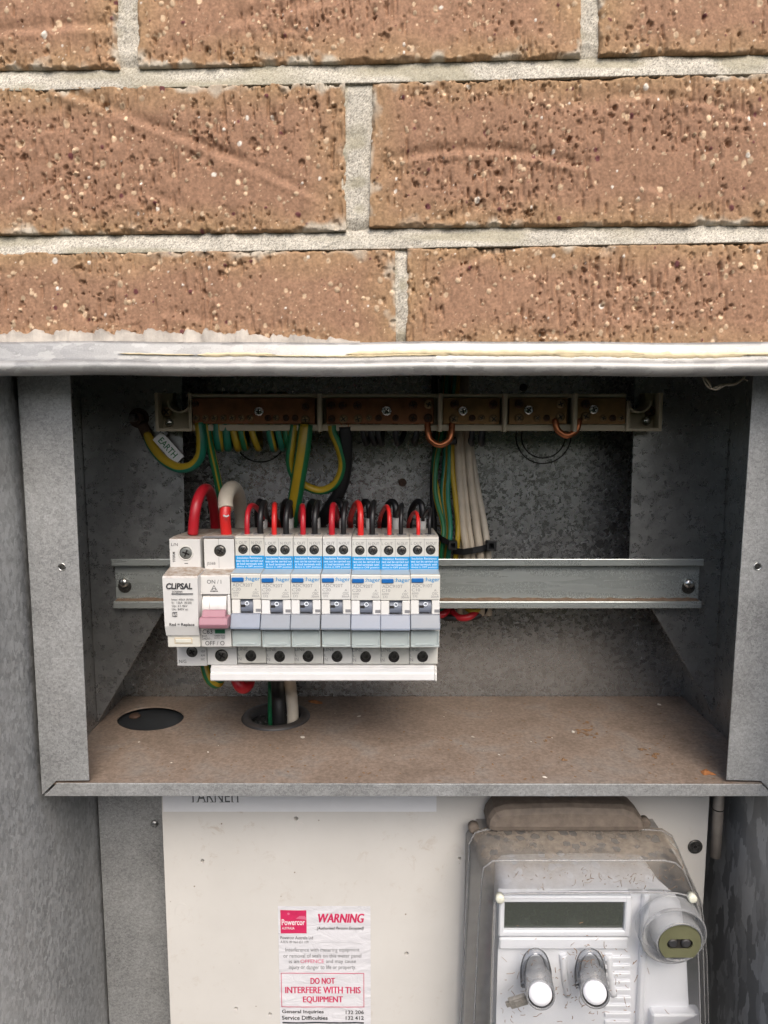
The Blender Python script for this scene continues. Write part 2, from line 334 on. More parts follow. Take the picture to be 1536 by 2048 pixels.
# ------------------------------------------------------------------ mesh building
class MB:
    def __init__(s): s.v = []; s.f = []; s.m = []; s.s = []
    def add(s, verts, faces, m=0, smooth=False):
        o = len(s.v); s.v.extend(tuple(p) for p in verts)
        for f in faces:
            s.f.append([i + o for i in f]); s.m.append(m); s.s.append(smooth)
    def box(s, x0, x1, y0, y1, z0, z1, b=0.0, m=0):
        if x0 > x1: x0, x1 = x1, x0
        if y0 > y1: y0, y1 = y1, y0
        if z0 > z1: z0, z1 = z1, z0
        if b <= 0:
            v = [(x, y, z) for x in (x0, x1) for y in (y0, y1) for z in (z0, z1)]
            s.add(v, [(0, 1, 3, 2), (4, 6, 7, 5), (0, 4, 5, 1), (2, 3, 7, 6), (0, 2, 6, 4), (1, 5, 7, 3)], m); return
        b = min(b, (x1 - x0) * .45, (y1 - y0) * .45, (z1 - z0) * .45)
        v = []; idx = {}
        for i, (x, dx) in enumerate(((x0, b), (x1, -b))):
            for j, (y, dy) in enumerate(((y0, b), (y1, -b))):
                for k, (z, dz) in enumerate(((z0, b), (z1, -b))):
                    for a in range(3):
                        idx[i, j, k, a] = len(v)
                        v.append((x if a == 0 else x + dx, y if a == 1 else y + dy, z if a == 2 else z + dz))
        F = []
        for i in (0, 1): F.append([idx[i, 0, 0, 0], idx[i, 1, 0, 0], idx[i, 1, 1, 0], idx[i, 0, 1, 0]])
        for j in (0, 1): F.append([idx[0, j, 0, 1], idx[1, j, 0, 1], idx[1, j, 1, 1], idx[0, j, 1, 1]])
        for k in (0, 1): F.append([idx[0, 0, k, 2], idx[1, 0, k, 2], idx[1, 1, k, 2], idx[0, 1, k, 2]])
        for j in (0, 1):
            for k in (0, 1): F.append([idx[0, j, k, 1], idx[1, j, k, 1], idx[1, j, k, 2], idx[0, j, k, 2]])
        for i in (0, 1):
            for k in (0, 1): F.append([idx[i, 0, k, 0], idx[i, 1, k, 0], idx[i, 1, k, 2], idx[i, 0, k, 2]])
        for i in (0, 1):
            for j in (0, 1): F.append([idx[i, j, 0, 0], idx[i, j, 1, 0], idx[i, j, 1, 1], idx[i, j, 0, 1]])
        for i in (0, 1):
            for j in (0, 1):
                for k in (0, 1): F.append([idx[i, j, k, a] for a in range(3)])
        s.add(v, F, m)
    def prism_x(s, prof, x0, x1, m=0):
        n = len(prof)
        v = [(x0, y, z) for y, z in prof] + [(x1, y, z) for y, z in prof]
        s.add(v, [[(i + 1) % n, i, i + n, (i + 1) % n + n] for i in range(n)] + [list(range(n)), list(range(2 * n - 1, n - 1, -1))], m)
    def prism_y(s, poly, y0, y1, m=0):
        n = len(poly)
        v = [(x, y0, z) for x, z in poly] + [(x, y1, z) for x, z in poly]
        s.add(v, [[(i + 1) % n, i, i + n, (i + 1) % n + n] for i in range(n)] + [list(range(n)), list(range(2 * n - 1, n - 1, -1))], m)
    def lathe(s, prof, c, ax=(0, -1, 0), n=24, m=0, cap0=True, cap1=True, smooth=True):
        """prof: (radius, height along ax)"""
        a = Vector(ax).normalized(); u = a.orthogonal().normalized(); w = a.cross(u); c = Vector(c)
        v = []
        for r, h in prof:
            for k in range(n):
                t = 2 * pi * k / n; v.append(c + a * h + (u * cos(t) + w * sin(t)) * r)
        F = [[i * n + k, i * n + (k + 1) % n, (i + 1) * n + (k + 1) % n, (i + 1) * n + k] for i in range(len(prof) - 1) for k in range(n)]
        s.add(v, F, m, smooth)
        o = len(s.v) - len(v)
        if cap0: s.f.append([o + k for k in reversed(range(n))]); s.m.append(m); s.s.append(False)
        if cap1: s.f.append([o + (len(prof) - 1) * n + k for k in range(n)]); s.m.append(m); s.s.append(False)
    def tube(s, pts, r, n=12, mf=None, m=0, flat=1.0, caps=True, sub=6, taper=None):
        """swept round bar along a smooth curve through pts; mf(k) gives the material of side k"""
        P = [Vector(p) for p in pts]
        if sub > 1 and len(P) > 2:
            Q = []
            for i in range(len(P) - 1):
                p0 = P[i - 1] if i else P[i] * 2 - P[i + 1]; p1 = P[i]; p2 = P[i + 1]
                p3 = P[i + 2] if i + 2 < len(P) else P[i + 1] * 2 - P[i]
                for q in range(sub):
                    t = q / sub
                    Q.append(0.5 * ((2 * p1) + (p2 - p0) * t + (2 * p0 - 5 * p1 + 4 * p2 - p3) * t * t + (3 * p1 - p0 - 3 * p2 + p3) * t ** 3))
            Q.append(P[-1]); P = Q
        T = [(P[min(i + 1, len(P) - 1)] - P[max(i - 1, 0)]).normalized() for i in range(len(P))]
        ref = Vector((0, -1, 0))
        if abs(T[0].dot(ref)) > 0.95: ref = Vector((0, 0, 1))
        u = (ref - T[0] * ref.dot(T[0])).normalized()
        v = []
        for i in range(len(P)):
            u = (u - T[i] * u.dot(T[i])).normalized(); w = T[i].cross(u)
            rr = r * (taper(i / (len(P) - 1)) if taper else 1)
            for k in range(n):
                t = 2 * pi * k / n; v.append(P[i] + (u * cos(t) * flat + w * sin(t)) * rr)
        o = len(s.v); s.v.extend(tuple(p) for p in v)
        for i in range(len(P) - 1):
            for k in range(n):
                s.f.append([o + i * n + k, o + i * n + (k + 1) % n, o + (i + 1) * n + (k + 1) % n, o + (i + 1) * n + k])
                s.m.append(mf(k) if mf else m); s.s.append(True)
        if caps:
            s.f.append([o + k for k in reversed(range(n))]); s.m.append(m); s.s.append(False)
            s.f.append([o + (len(P) - 1) * n + k for k in range(n)]); s.m.append(m); s.s.append(False)
        return P

def place(o, parent=None, label=None, cat=None, group=None, kind=None):
    COL.objects.link(o)
    if parent is not None: o.parent = parent
    if label: o['label'] = label
    if cat: o['category'] = cat
    if group: o['group'] = group
    if kind: o['kind'] = kind
    return o
def build(name, mb, mats, parent=None, label=None, cat=None, group=None, kind=None, bevel=0, origin=None, smooth=None):
    if not isinstance(mats, (list, tuple)): mats = [mats]
    me = bpy.data.meshes.new(name)
    org = Vector(origin) if origin is not None else (Vector(parent['org']) if parent is not None and 'org' in parent else None)
    vv = mb.v if org is None else [(x - org[0], y - org[1], z - org[2]) for x, y, z in mb.v]
    me.from_pydata(vv, [], mb.f)
    for m in mats: me.materials.append(m)
    me.polygons.foreach_set('material_index', mb.m)
    me.polygons.foreach_set('use_smooth', mb.s)
    me.update()
    o = bpy.data.objects.new(name, me)
    place(o, parent, label, cat, group, kind)
    if org is not None:
        o['org'] = tuple(org)
        if parent is None: o.location = org
    if bevel:
        b = o.modifiers.new('bevel', 'BEVEL'); b.width = bevel; b.segments = 2; b.limit_method = 'ANGLE'; b.angle_limit = radians(35)
        b.harden_normals = False
    return o
def thing(name, loc, label, cat, group=None):
    o = bpy.data.objects.new(name, None); o.empty_display_size = 0.01
    o.location = loc; o['org'] = tuple(loc)
    return place(o, None, label, cat, group)

# lettering: glyph outlines fitted to a rectangle of a plane that faces the camera
_TC = {}
def glyphs(s, bold=0.0, shear=0.0, space=1.0):
    key = (s, bold, shear, space)
    if key not in _TC:
        cu = bpy.data.curves.new('glyphs', 'FONT'); cu.body = s; cu.resolution_u = 3; cu.offset = bold; cu.shear = shear; cu.space_character = space
        ob = bpy.data.objects.new('glyphs', cu); me = ob.to_mesh()
        v = np.array([q.co[:2] for q in me.vertices]); f = [list(p.vertices) for p in me.polygons]
        ob.to_mesh_clear(); bpy.data.objects.remove(ob); bpy.data.curves.remove(cu)
        _TC[key] = (v, f)
    return _TC[key]
def text(mb, s, x0, x1, z0, z1, y, m=0, bold=0.0, shear=0.0, rot=0.0, yf=None, space=1.0):
    v, f = glyphs(s, bold, shear, space)
    lo = v.min(0); hi = v.max(0); q = (v - lo) / (hi - lo)
    if z0 > z1: z0, z1 = z1, z0
    X = x0 + q[:, 0] * (x1 - x0); Z = z0 + q[:, 1] * (z1 - z0)
    if rot:
        cx, cz = (x0 + x1) / 2, (z0 + z1) / 2
        X, Z = cx + (X - cx) * cos(rot) - (Z - cz) * sin(rot), cz + (X - cx) * sin(rot) + (Z - cz) * cos(rot)
    mb.add([(a, y if yf is None else yf(a, b), b) for a, b in zip(X, Z)], f, m)
def textpx(mb, s, px0, px1, py0, py1, Y, m=0, lift=0.00008, **kw):
    pm = (py0 + py1) / 2
    text(mb, s, XX(px0, pm, Y), XX(px1, pm, Y), ZZ(py1, Y), ZZ(py0, Y), Y - lift, m, **kw)

def screw(mb, c, r, ang=0.3, ms=0, md=1, h=None, slot=True, n=18):
    h = h or r * 0.45
    mb.lathe([(r, 0), (r, h * 0.45), (r * 0.86, h * 0.8), (r * 0.55, h), (0.0001, h * 1.06)], c, n=n, m=ms, cap0=False, cap1=False)
    if slot:
        for a in (ang, ang + pi / 2):
            d = Vector((cos(a), 0, sin(a))); e = Vector((-sin(a), 0, cos(a)))
            C = Vector(c) + Vector((0, -h * 1.09, 0)); L = r * 0.62; T = r * 0.13
            q = [C + d * L + e * T, C + d * L - e * T, C - d * L - e * T, C - d * L + e * T]
            q2 = [p + Vector((0, h * 0.5, 0)) for p in q]
            mb.add(q + q2, [(0, 1, 2, 3), (0, 4, 5, 1), (1, 5, 6, 2), (2, 6, 7, 3), (3, 7, 4, 0)], md)

def plate(name, outer, holes, y0, y1, mat, parent=None, axis='Y', **kw):
    """sheet with real holes; outer and holes are loops in the plane of the sheet"""
    cu = bpy.data.curves.new('sheet', 'CURVE'); cu.dimensions = '2D'; cu.fill_mode = 'BOTH'; cu.extrude = abs(y1 - y0) / 2
    for lp in [outer] + holes:
        sp = cu.splines.new('POLY'); sp.points.add(len(lp) - 1); sp.use_cyclic_u = True
        for p, (a, b) in zip(sp.points, lp): p.co = (a, b, 0, 1)
    ob = bpy.data.objects.new('sheet', cu); me0 = ob.to_mesh()
    mb = MB(); ym = (y0 + y1) / 2
    if axis == 'Y': vv = [(v.co.x, ym + v.co.z, v.co.y) for v in me0.vertices]
    else: vv = [(v.co.x, v.co.y, ym + v.co.z) for v in me0.vertices]
    mb.add(vv, [list(p.vertices) for p in me0.polygons])
    ob.to_mesh_clear(); bpy.data.objects.remove(ob); bpy.data.curves.remove(cu)
    return build(name, mb, mat, parent, **kw)
def circ(cx, cz, r, n=24, ry=None): return [(cx + r * cos(2 * pi * k / n), cz + (ry or r) * sin(2 * pi * k / n)) for k in range(n)]

# ------------------------------------------------------------------ the ground (below and behind the camera)
GZ = -1.25
mb = MB(); mb.add([(-250, -250, GZ), (250, -250, GZ), (250, 250, GZ), (-250, 250, GZ)], [(0, 1, 2, 3)])
build('ground', mb, M_grass, kind='structure', label='green lawn in front of the wall')
mb = MB(); mb.box(-6, 6, -1.1, 0.05, GZ + 0.002, GZ + 0.03)
build('path', mb, M_path, kind='structure', label='concrete path along the foot of the wall')

# unseen greenery added across the path, behind the camera: what the glass and zinc mirror, and what shades the box from the low sky
mb = MB(); r = random.Random(77)
mb.box(-4.5, 4.5, -2.9, -1.95, GZ, 0.26, 0.15, 0)
for i in range(9000):
    x = r.uniform(-4.5, 4.5); z = r.uniform(GZ, 0.38); y = -1.95 + r.uniform(-0.10, 0.14)
    if r.random() < 0.12: z = 0.26 + r.uniform(0, 0.16); y = r.uniform(-2.9, -1.9)
    a = r.uniform(0, 2 * pi); b = r.uniform(-0.9, 0.9); L_ = r.uniform(0.03, 0.06)
    u = Vector((cos(a), sin(a) * 0.5, sin(b))) .normalized() * L_; w = u.cross(Vector((r.uniform(-1, 1), r.uniform(-1, 1), r.uniform(-1, 1)))).normalized() * L_ * 0.42
    c = Vector((x, y, z)); mb.add([c - u, c + w, c + u, c - w], [(0, 1, 2, 3)], 1 + (i % 2))
build('added_hedge', mb, [plain('hedge_shade', (0.02, 0.03, 0.012), 0.9), plain('hedge_leaf', (0.055, 0.095, 0.028), 0.5, var=0.2), plain('young_hedge_leaf', (0.09, 0.13, 0.04), 0.5, var=0.2)], None, label='unseen dense greenery added across the path to shade the box', cat='added_hedge')
# ------------------------------------------------------------------ brick wall
wall = thing('brick_wall', (0, 0.05, GZ), 'tan brick wall with pale sandy mortar joints above the meter box', 'wall')
rng = np.random.default_rng(11)
def vnoise(nx, nz, cx, cz, r):
    """smooth value noise with about cx by cz cells"""
    cx = max(2, int(cx)); cz = max(2, int(cz))
    gsrc = r.random((cz + 3, cx + 3))
    xs = np.linspace(0, cx, nx, endpoint=True); zs = np.linspace(0, cz, nz, endpoint=True)
    xi = np.minimum(xs.astype(int), cx); zi = np.minimum(zs.astype(int), cz)
    xf = xs - xi; zf = zs - zi; xf = xf * xf * (3 - 2 * xf); zf = zf * zf * (3 - 2 * zf)
    a = gsrc[np.ix_(zi, xi)]; b = gsrc[np.ix_(zi, xi + 1)]; c = gsrc[np.ix_(zi + 1, xi)]; d = gsrc[np.ix_(zi + 1, xi + 1)]
    return (a * (1 - xf) + b * xf) * (1 - zf)[:, None] + (c * (1 - xf) + d * xf) * zf[:, None] - 0.5
def stamp(h, res, x, z, rx, rz, fn):
    nz, nx = h.shape
    i0 = max(0, int((x - rx * 2) / res)); i1 = min(nx, int((x + rx * 2) / res) + 2)
    j0 = max(0, int((z - rz * 2) / res)); j1 = min(nz, int((z + rz * 2) / res) + 2)
    if i1 <= i0 or j1 <= j0: return
    X = (np.arange(i0, i1) * res - x)[None, :] / rx; Z = (np.arange(j0, j1) * res - z)[:, None] / rz
    fn(slice(j0, j1), slice(i0, i1), X, Z)

def height_mesh(name, quad, h, tone, mat, parent, back, nshare=None):
    """quad: world corners bl, br, tr, tl on the face plane; h: outward height (mm) on an nz x nx grid"""
    nz, nx = h.shape
    bl, br, tr, tl = [np.array(q) for q in quad]
    u = np.linspace(0, 1, nx)[None, :, None]; v = np.linspace(0, 1, nz)[:, None, None]
    P = (bl * (1 - u) + br * u) * (1 - v) + (tl * (1 - u) + tr * u) * v
    P = P.copy(); P[..., 1] -= h / 1000
    V = P.reshape(-1, 3)
    idx = np.arange(nx * nz).reshape(nz, nx)
    F = np.stack([idx[:-1, :-1], idx[:-1, 1:], idx[1:, 1:], idx[1:, :-1]], -1).reshape(-1, 4)
    ring = np.concatenate([idx[0, :], idx[1:, -1], idx[-1, -2::-1], idx[-2:0:-1, 0]])
    B = V[ring].copy(); B[:, 1] = back
    nb = len(ring); bi = np.arange(nb) + len(V)
    S = np.stack([ring, bi, np.roll(bi, -1), np.roll(ring, -1)], -1)
    V = np.concatenate([V, B]); F = np.concatenate([F, S])
    T = tone.reshape(-1, 3); T = np.concatenate([T, T[ring]])
    org = np.array(parent['org']); V = V - org
    me = bpy.data.meshes.new(name)
    me.vertices.add(len(V)); me.vertices.foreach_set('co', V.astype(np.float32).ravel())
    me.loops.add(F.size); me.loops.foreach_set('vertex_index', F.astype(np.int32).ravel())
    me.polygons.add(len(F)); me.polygons.foreach_set('loop_start', np.arange(0, F.size, 4, dtype=np.int32))
    me.polygons.foreach_set('use_smooth', np.ones(len(F), bool))
    me.update(calc_edges=True); me.validate()
    at = me.attributes.new('tone', 'FLOAT_COLOR', 'POINT')
    at.data.foreach_set('color', np.concatenate([T, np.ones((len(T), 1))], 1).astype(np.float32).ravel())
    me.materials.append(mat)
    o = bpy.data.objects.new(name, me); place(o, parent)
    return o

def brick_field(w, hgt, seed, res=0.5, gouges=()):
    r = np.random.default_rng(seed)
    nx = int(w / res) + 1; nz = int(hgt / res) + 1
    h = vnoise(nx, nz, w / 45, hgt / 30, r) * 1.0 + vnoise(nx, nz, w / 9, hgt / 9, r) * 0.40
    h += vnoise(nx, nz, w / 1.8, hgt / 6.0, r) * 0.42
    h += vnoise(nx, nz, w / 1.0, hgt / 1.3, r) * 0.30 + (r.random((nz, nx)) - 0.5) * 0.10
    bv = 1 + 0.10 * (r.random() - 0.5); base = np.array([0.290, 0.170, 0.106]) * bv; tan_ = np.array([0.312, 0.200, 0.108]) * bv; dk = np.array([0.245, 0.132, 0.084]) * bv
    k = np.clip(vnoise(nx, nz, w / 50, hgt / 35, r) + 0.5, 0, 1)[..., None]
    xs = np.arange(nx) * res; zs = np.arange(nz) * res
    ed = np.minimum(np.minimum(xs, w - xs)[None, :] * 0.6, np.minimum(zs, hgt - zs)[:, None])
    edge = np.clip(1 - (ed + 7 * vnoise(nx, nz, w / 14, hgt / 10, r)) / 15, 0, 1)[..., None] * 0.85
    tone = base * (1 - k * 0.4) + dk * (k * 0.4)
    tone = tone * (1 - edge) + tan_ * edge
    tone = tone * (1 + vnoise(nx, nz, w / 1.5, hgt / 4, r)[..., None] * 0.24) * (1 + vnoise(nx, nz, w / 0.9, hgt / 0.9, r)[..., None] * 0.36)
    # ploughed finger marks
    for (x0, z0, x1, z1, bow, wd, dp) in gouges:
        wd = wd * 1.15
        X, Z = np.meshgrid(xs, zs); L = math.hypot(x1 - x0, z1 - z0); tx, tz = (x1 - x0) / L, (z1 - z0) / L
        s_ = (X - x0) * tx + (Z - z0) * tz; d_ = -(X - x0) * tz + (Z - z0) * tx
        t = np.clip(s_ / L, 0, 1); d_ = d_ - bow * 4 * t * (1 - t) - vnoise(nx, nz, w / 20, hgt / 20, r) * 1.6
        env = np.clip(np.minimum(s_, L - s_) / 14, 0, 1)
        h += env * dp * 0.85 * (1 + vnoise(nx, nz, w / 12, hgt / 12, r)) * (-np.exp(-(d_ / wd) ** 2) + 0.6 * np.exp(-((d_ + wd * 1.5) / (wd * 0.8)) ** 2))
    area = w * hgt
    dens = np.clip(vnoise(nx, nz, w / 24, hgt / 22, r) * 2.2 + 0.55, 0.06, 1.0)
    def skip(x, z): return r.random() > dens[min(nz - 1, int(z / res)), min(nx - 1, int(x / res))]
    def n_of(d): return int(d * area / 100)
    for _ in range(n_of(8.0)):     # drag pits, longer than wide
        x, z = r.random() * w, r.random() * hgt; rx = 0.30 + r.random() ** 2.5 * 0.75; rz = rx * (1.3 + r.random() ** 2 * 6); dp = 0.45 + r.random() * 1.2
        if skip(x, z): continue
        def fn(J, I, X, Z):
            e = np.exp(-(X ** 4 + Z ** 4) * 0.9); h[J, I] -= dp * e
        stamp(h, res, x, z, rx, rz, fn)
    ragged = vnoise(nx, nz, w / 1.1, hgt / 1.1, r) * 1.5 + vnoise(nx, nz, w / 0.7, hgt / 0.7, r) * 0.8
    for _ in range(n_of(2.5)):     # ragged voids
        x, z = r.random() * w, r.random() * hgt; rx = 0.45 + r.random() ** 3 * 1.7; rz = rx * (0.6 + r.random() * 1.1); dp = 0.4 + r.random() * 1.5
        if skip(x, z): continue
        def fn(J, I, X, Z):
            q = np.clip(1.25 - (X * X + Z * Z) + ragged[J, I], 0, 1); q = np.clip(q * 1.6, 0, 1)
            h[J, I] -= dp * q
        stamp(h, res, x, z, rx, rz, fn)
    for _ in range(n_of(5.0)):     # grog: pale and maroon grains
        x, z = r.random() * w, r.random() * hgt; rr = 0.22 + r.random() ** 4.5 * 1.45; as_ = 0.75 + r.random() * 0.6
        c = np.array([0.55, 0.40, 0.265]) * (0.65 + 0.65 * r.random())
        q_ = r.random()
        if q_ < 0.12: c = np.array([0.13, 0.045, 0.045])
        elif q_ > 0.93: c = np.array([0.68, 0.62, 0.54])
        up = (0.15 + 0.75 * r.random()) * min(rr, 1.1)
        if rr > 0.8 and r.random() < 0.7:
            def pit(J, I, X, Z): h[J, I] -= 0.9 * np.exp(-(X * X + Z * Z) * 0.8)
            stamp(h, res, x + r.normal() * 0.5, z - rr * 0.4, rr * 1.35, rr * 1.35, pit)
        def fn(J, I, X, Z):
            d = X * X + Z * Z + ragged[J, I] * 0.25
            q = np.clip((1.0 - d) * 2.2, 0, 1)
            h[J, I] = h[J, I] * (1 - q) + (h[J, I] + up * np.sqrt(np.clip(1 - d * 0.8, 0, 1))) * q
            tone[J, I] = tone[J, I] * (1 - q[..., None]) + c * q[..., None]
        stamp(h, res, x, z, rr, rr * as_, fn)
    # broken arrises
    ed2 = np.minimum(np.minimum(xs, w - xs)[None, :], np.minimum(zs, hgt - zs)[:, None]) + vnoise(nx, nz, w / 6, hgt / 6, r) * 2.6 + vnoise(nx, nz, w / 1.8, hgt / 1.8, r) * 1.4
    h -= np.clip(1.2 - ed2, 0, 3.0) ** 1.25 * 1.1
    # mortar smear
    sm = np.clip(1.0 - (np.minimum(np.minimum(xs, w - xs)[None, :], np.minimum(zs, hgt - zs)[:, None]) + vnoise(nx, nz, w / 6, hgt / 6, r) * 9) / 3.0, 0, 1) * 0.75
    sm *= np.clip(vnoise(nx, nz, w / 22, hgt / 14, r) * 3.2 + 0.25, 0, 1)
    tone = tone * (1 - sm[..., None]) + np.array([0.50, 0.46, 0.38]) * sm[..., None]
    return h, np.clip(tone, 0.01, 0.9)

def px_quad(bl, br, tr, tl, Y=0.0): return [W(*p, Y) for p in (bl, br, tr, tl)]
# course, corners in the photograph (bl, br, tr, tl), finger marks
BR = [
    ((-655, 137), (236, 135), (230, -160), (-662, -158), 21, [(150, 14, 228, 20, 3, 2.5, 1.3)]),
    ((275, 133), (1164, 111), (1158, -182), (270, -162), 22, [(40, 18, 120, 30, 4, 3, 1.0), (120, 46, 215, 60, -5, 2.6, 0.9)]),
    ((1200, 108), (2090, 96), (2084, -196), (1195, -184), 23, [(20, 30, 60, 60, 4, 2.5, 1.0)]),
    ((-196, 470), (692, 461), (690, 165), (-200, 180), 24, [(72, 74, 224, 16, 3, 2.2, 1.5), (150, 38, 185, 31, 3, 2.6, 0.9), (50, 14, 90, 34, -2, 2.2, 0.8), (120, 20, 160, 8, 3, 2.5, 0.8)]),
    ((738, 453), (1630, 447), (1630, 146), (745, 163), 25, [(2, 33, 118, 29, 7, 2.4, 1.6), (120, 62, 215, 49, 5, 1.9, 1.0), (96, 63, 150, 68, -4, 4.5, 0.9), (22, 4, 70, 14, -3, 2.2, 0.8), (135, 19, 160, 15, 3, 2.5, 1.0)]),
    ((-96, 698), (792, 698), (790, 500), (-100, 506), 26, [(110, 20, 150, 10, 3, 2.5, 1.0)]),
    ((812, 698), (1702, 698), (1702, 484), (815, 497), 27, [(18, 36, 92, 52, 8, 2.0, 1.4), (130, 30, 160, 26, 3, 2.5, 0.7)]),
]
for bl, br_, tr, tl, sd, gg in BR:
    q = px_quad(bl, br_, tr, tl)
    w_ = (q[1] - q[0]).length * 1000; h_ = (q[3] - q[0]).length * 1000
    h, tone = brick_field(w_, h_, sd, 0.5, gg)
    height_mesh('brick', q, h, tone, M_brick, wall, 0.03)

def mortar_field(w, hgt, seed, vertical=False, res=0.5):
    r = np.random.default_rng(seed); nx = int(w / res) + 1; nz = int(hgt / res) + 1
    zz = np.linspace(0, 1, nz)[:, None]
    if not vertical: h = (-0.9 - 4.2 * zz ** 1.6) * np.ones((nz, nx))
    else:
        e = np.clip(zz * hgt / 8, 0, 1); h = (-1.7 - 3.2 * (1 - e)) * np.ones((nz, nx))
        e2 = np.clip((1 - zz) * hgt / 6, 0, 1); h = h - 1.6 * (1 - e2)
    h = h + vnoise(nx, nz, w / 14, hgt / 7, r) * 1.3 + vnoise(nx, nz, w / 4, hgt / 4, r) * 0.5 + vnoise(nx, nz, w / 2, hgt / 2, r) * 0.25
    h = h + (r.random((nz, nx)) - 0.5) * 0.30 + vnoise(nx, nz, w / 1, hgt / 1, r) * 0.24
    c = np.array([0.47, 0.435, 0.37]); sand = r.random((nz, nx))[..., None]
    tone = c * (0.66 + 0.68 * sand) * (1 + vnoise(nx, nz, w / 16, hgt / 10, r)[..., None] * 0.20)
    dark = (r.random((nz, nx)) < 0.08)[..., None]; tone = np.where(dark, tone * 0.5, tone)
    st = np.clip(vnoise(nx, nz, w / 30, hgt / 6, r) * 2.6 - 0.15, 0, 0.7)[..., None]
    tone = tone * (1 - st) + np.array([0.33, 0.30, 0.215]) * st
    return h, np.clip(tone, 0.02, 0.9)
MO = [
    ((-190, 186), (1730, 140), (1730, 88), (-190, 131), False),
    ((-190, 513), (1730, 480), (1730, 440), (-190, 463), False),
    ((222, 142), (292, 140), (284, -172), (214, -170), True),
    ((1152, 122), (1214, 120), (1207, -196), (1146, -192), True),
    ((682, 470), (752, 462), (758, 152), (680, 158), True),
    ((783, 698), (824, 698), (828, 490), (782, 494), True),
]
for i, (bl, br_, tr, tl, vert) in enumerate(MO):
    q = px_quad(bl, br_, tr, tl, 0.0 if not vert else 0.0006)
    w_ = (q[1] - q[0]).length * 1000; h_ = (q[3] - q[0]).length * 1000
    h, tone = mortar_field(w_, h_, 60 + i, vert)
    height_mesh('mortar_joint', q, h, tone, M_mortar, wall, 0.03)
# the wall away from the picture, one joined mass round the box
mb = MB(); X0, X1 = -0.2125, 0.2445; r_ = random.Random(5)
ztop = W(768, 742, 0).z - 0.0
course = 0.0855
zrow0 = W(768, 465, 0).z
def seen(x0, x1, z0, z1): return x1 > -0.46 and x0 < 0.54 and z0 > -0.02 and z1 < 0.262
for k in range(-16, 9):
    z0 = zrow0 - 0.086 + 0.01 + k * course; z1 = z0 + 0.0755
    if z0 < GZ + 0.02: continue
    xs = -1.44 + (0.12 if k % 2 else 0)
    while xs < 1.4:
        x0, x1 = xs, xs + 0.23; xs += 0.24
        if z1 > -0.03 and z0 < 0.262 and k in (0, 1, 2, -1):
            if x1 > -0.30 and x0 < 0.42: continue
        if z0 < 0.03 and z1 > -0.64 and x1 > X0 - 0.01 and x0 < X1 + 0.01:
            if x0 < X0 - 0.01 < x1: x1 = X0 - 0.01
            elif x0 < X1 + 0.01 < x1: x0 = X1 + 0.01
            else: continue
            if x1 - x0 < 0.03: continue
        mb.box(x0, x1, r_.uniform(-0.001, 0.001), 0.10, z0, z1, 0.002)
build('surrounding_brickwork', mb, M_farbrick, wall, kind='stuff')
mb = MB()
Zb, Zt = -0.645, 0.036
mb.box(-1.5, X0, 0.0045, 0.10, GZ, 0.9); mb.box(X1, 1.5, 0.0045, 0.10, GZ, 0.9)
mb.box(X0, X1, 0.0045, 0.10, Zt, 0.9); mb.box(X0, X1, 0.0045, 0.10, GZ, Zb)
build('mortar_bed', mb, plain('far_mortar', (0.50, 0.46, 0.38), 0.95, var=0.2, vscale=300), wall, kind='stuff')

# ------------------------------------------------------------------ the meter box
box = thing('meter_box', (0.0145, 0.16, -0.64), 'open galvanised steel meter box set into the brick wall', 'meter box')
XL, XR = -0.2085, 0.2400          # outer side walls
PL, PR = -0.2045, 0.2340          # inner pan
YF, YB = 0.015, 0.156             # frame plane, back plane
BOTZ = -0.60
# head: folded lip over the opening
HT = ZZ(685, -0.030)
hp = []
zl0, zl1 = ZZ(684, -0.026), ZZ(750, -0.032)
H = zl0 - zl1
prof = [(0.0, zl0 - 0.0002), (-0.0265, zl0), (-0.0280, zl0 - 0.10 * H), (-0.0283, zl0 - 0.36 * H), (-0.0290, zl0 - 0.45 * H)]
for k in range(9):
    t = radians(60 - k * 20); prof.append((-0.0262 - 0.0062 * cos(t) , zl0 - 0.76 * H + 0.0042 * sin(t)))
prof += [(-0.0240, zl1 + 0.0010), (-0.0215, zl1 + 0.0014), (-0.0215, zl1 + 0.0024), (-0.0250, zl0 - 0.0014), (0.0, zl0 - 0.0014)]
mb = MB()
nseg = 40; xs = [-0.30 + 0.62 * i / nseg for i in range(nseg + 1)]
rr_ = random.Random(3)
ring = []
for x in xs:
    dz = 0.0003 * sin(x * 31) + 0.0002 * sin(x * 77); dy = 0.0004 * sin(x * 23 + 1)
    ring.append([(x, y + (dy if y < -0.01 else 0), z + dz) for y, z in prof])
n = len(prof)
mb.add([p for rg in ring for p in rg], [[i * n + k, (i + 1) * n + k, (i + 1) * n + (k + 1) % n, i * n + (k + 1) % n] for i in range(nseg) for k in range(n)] + [list(range(n)), [nseg * n + k for k in reversed(range(n))]], 0, True)
lip = build('head_lip', mb, G_lip, box, label='pale rolled steel lip along the top of the opening')
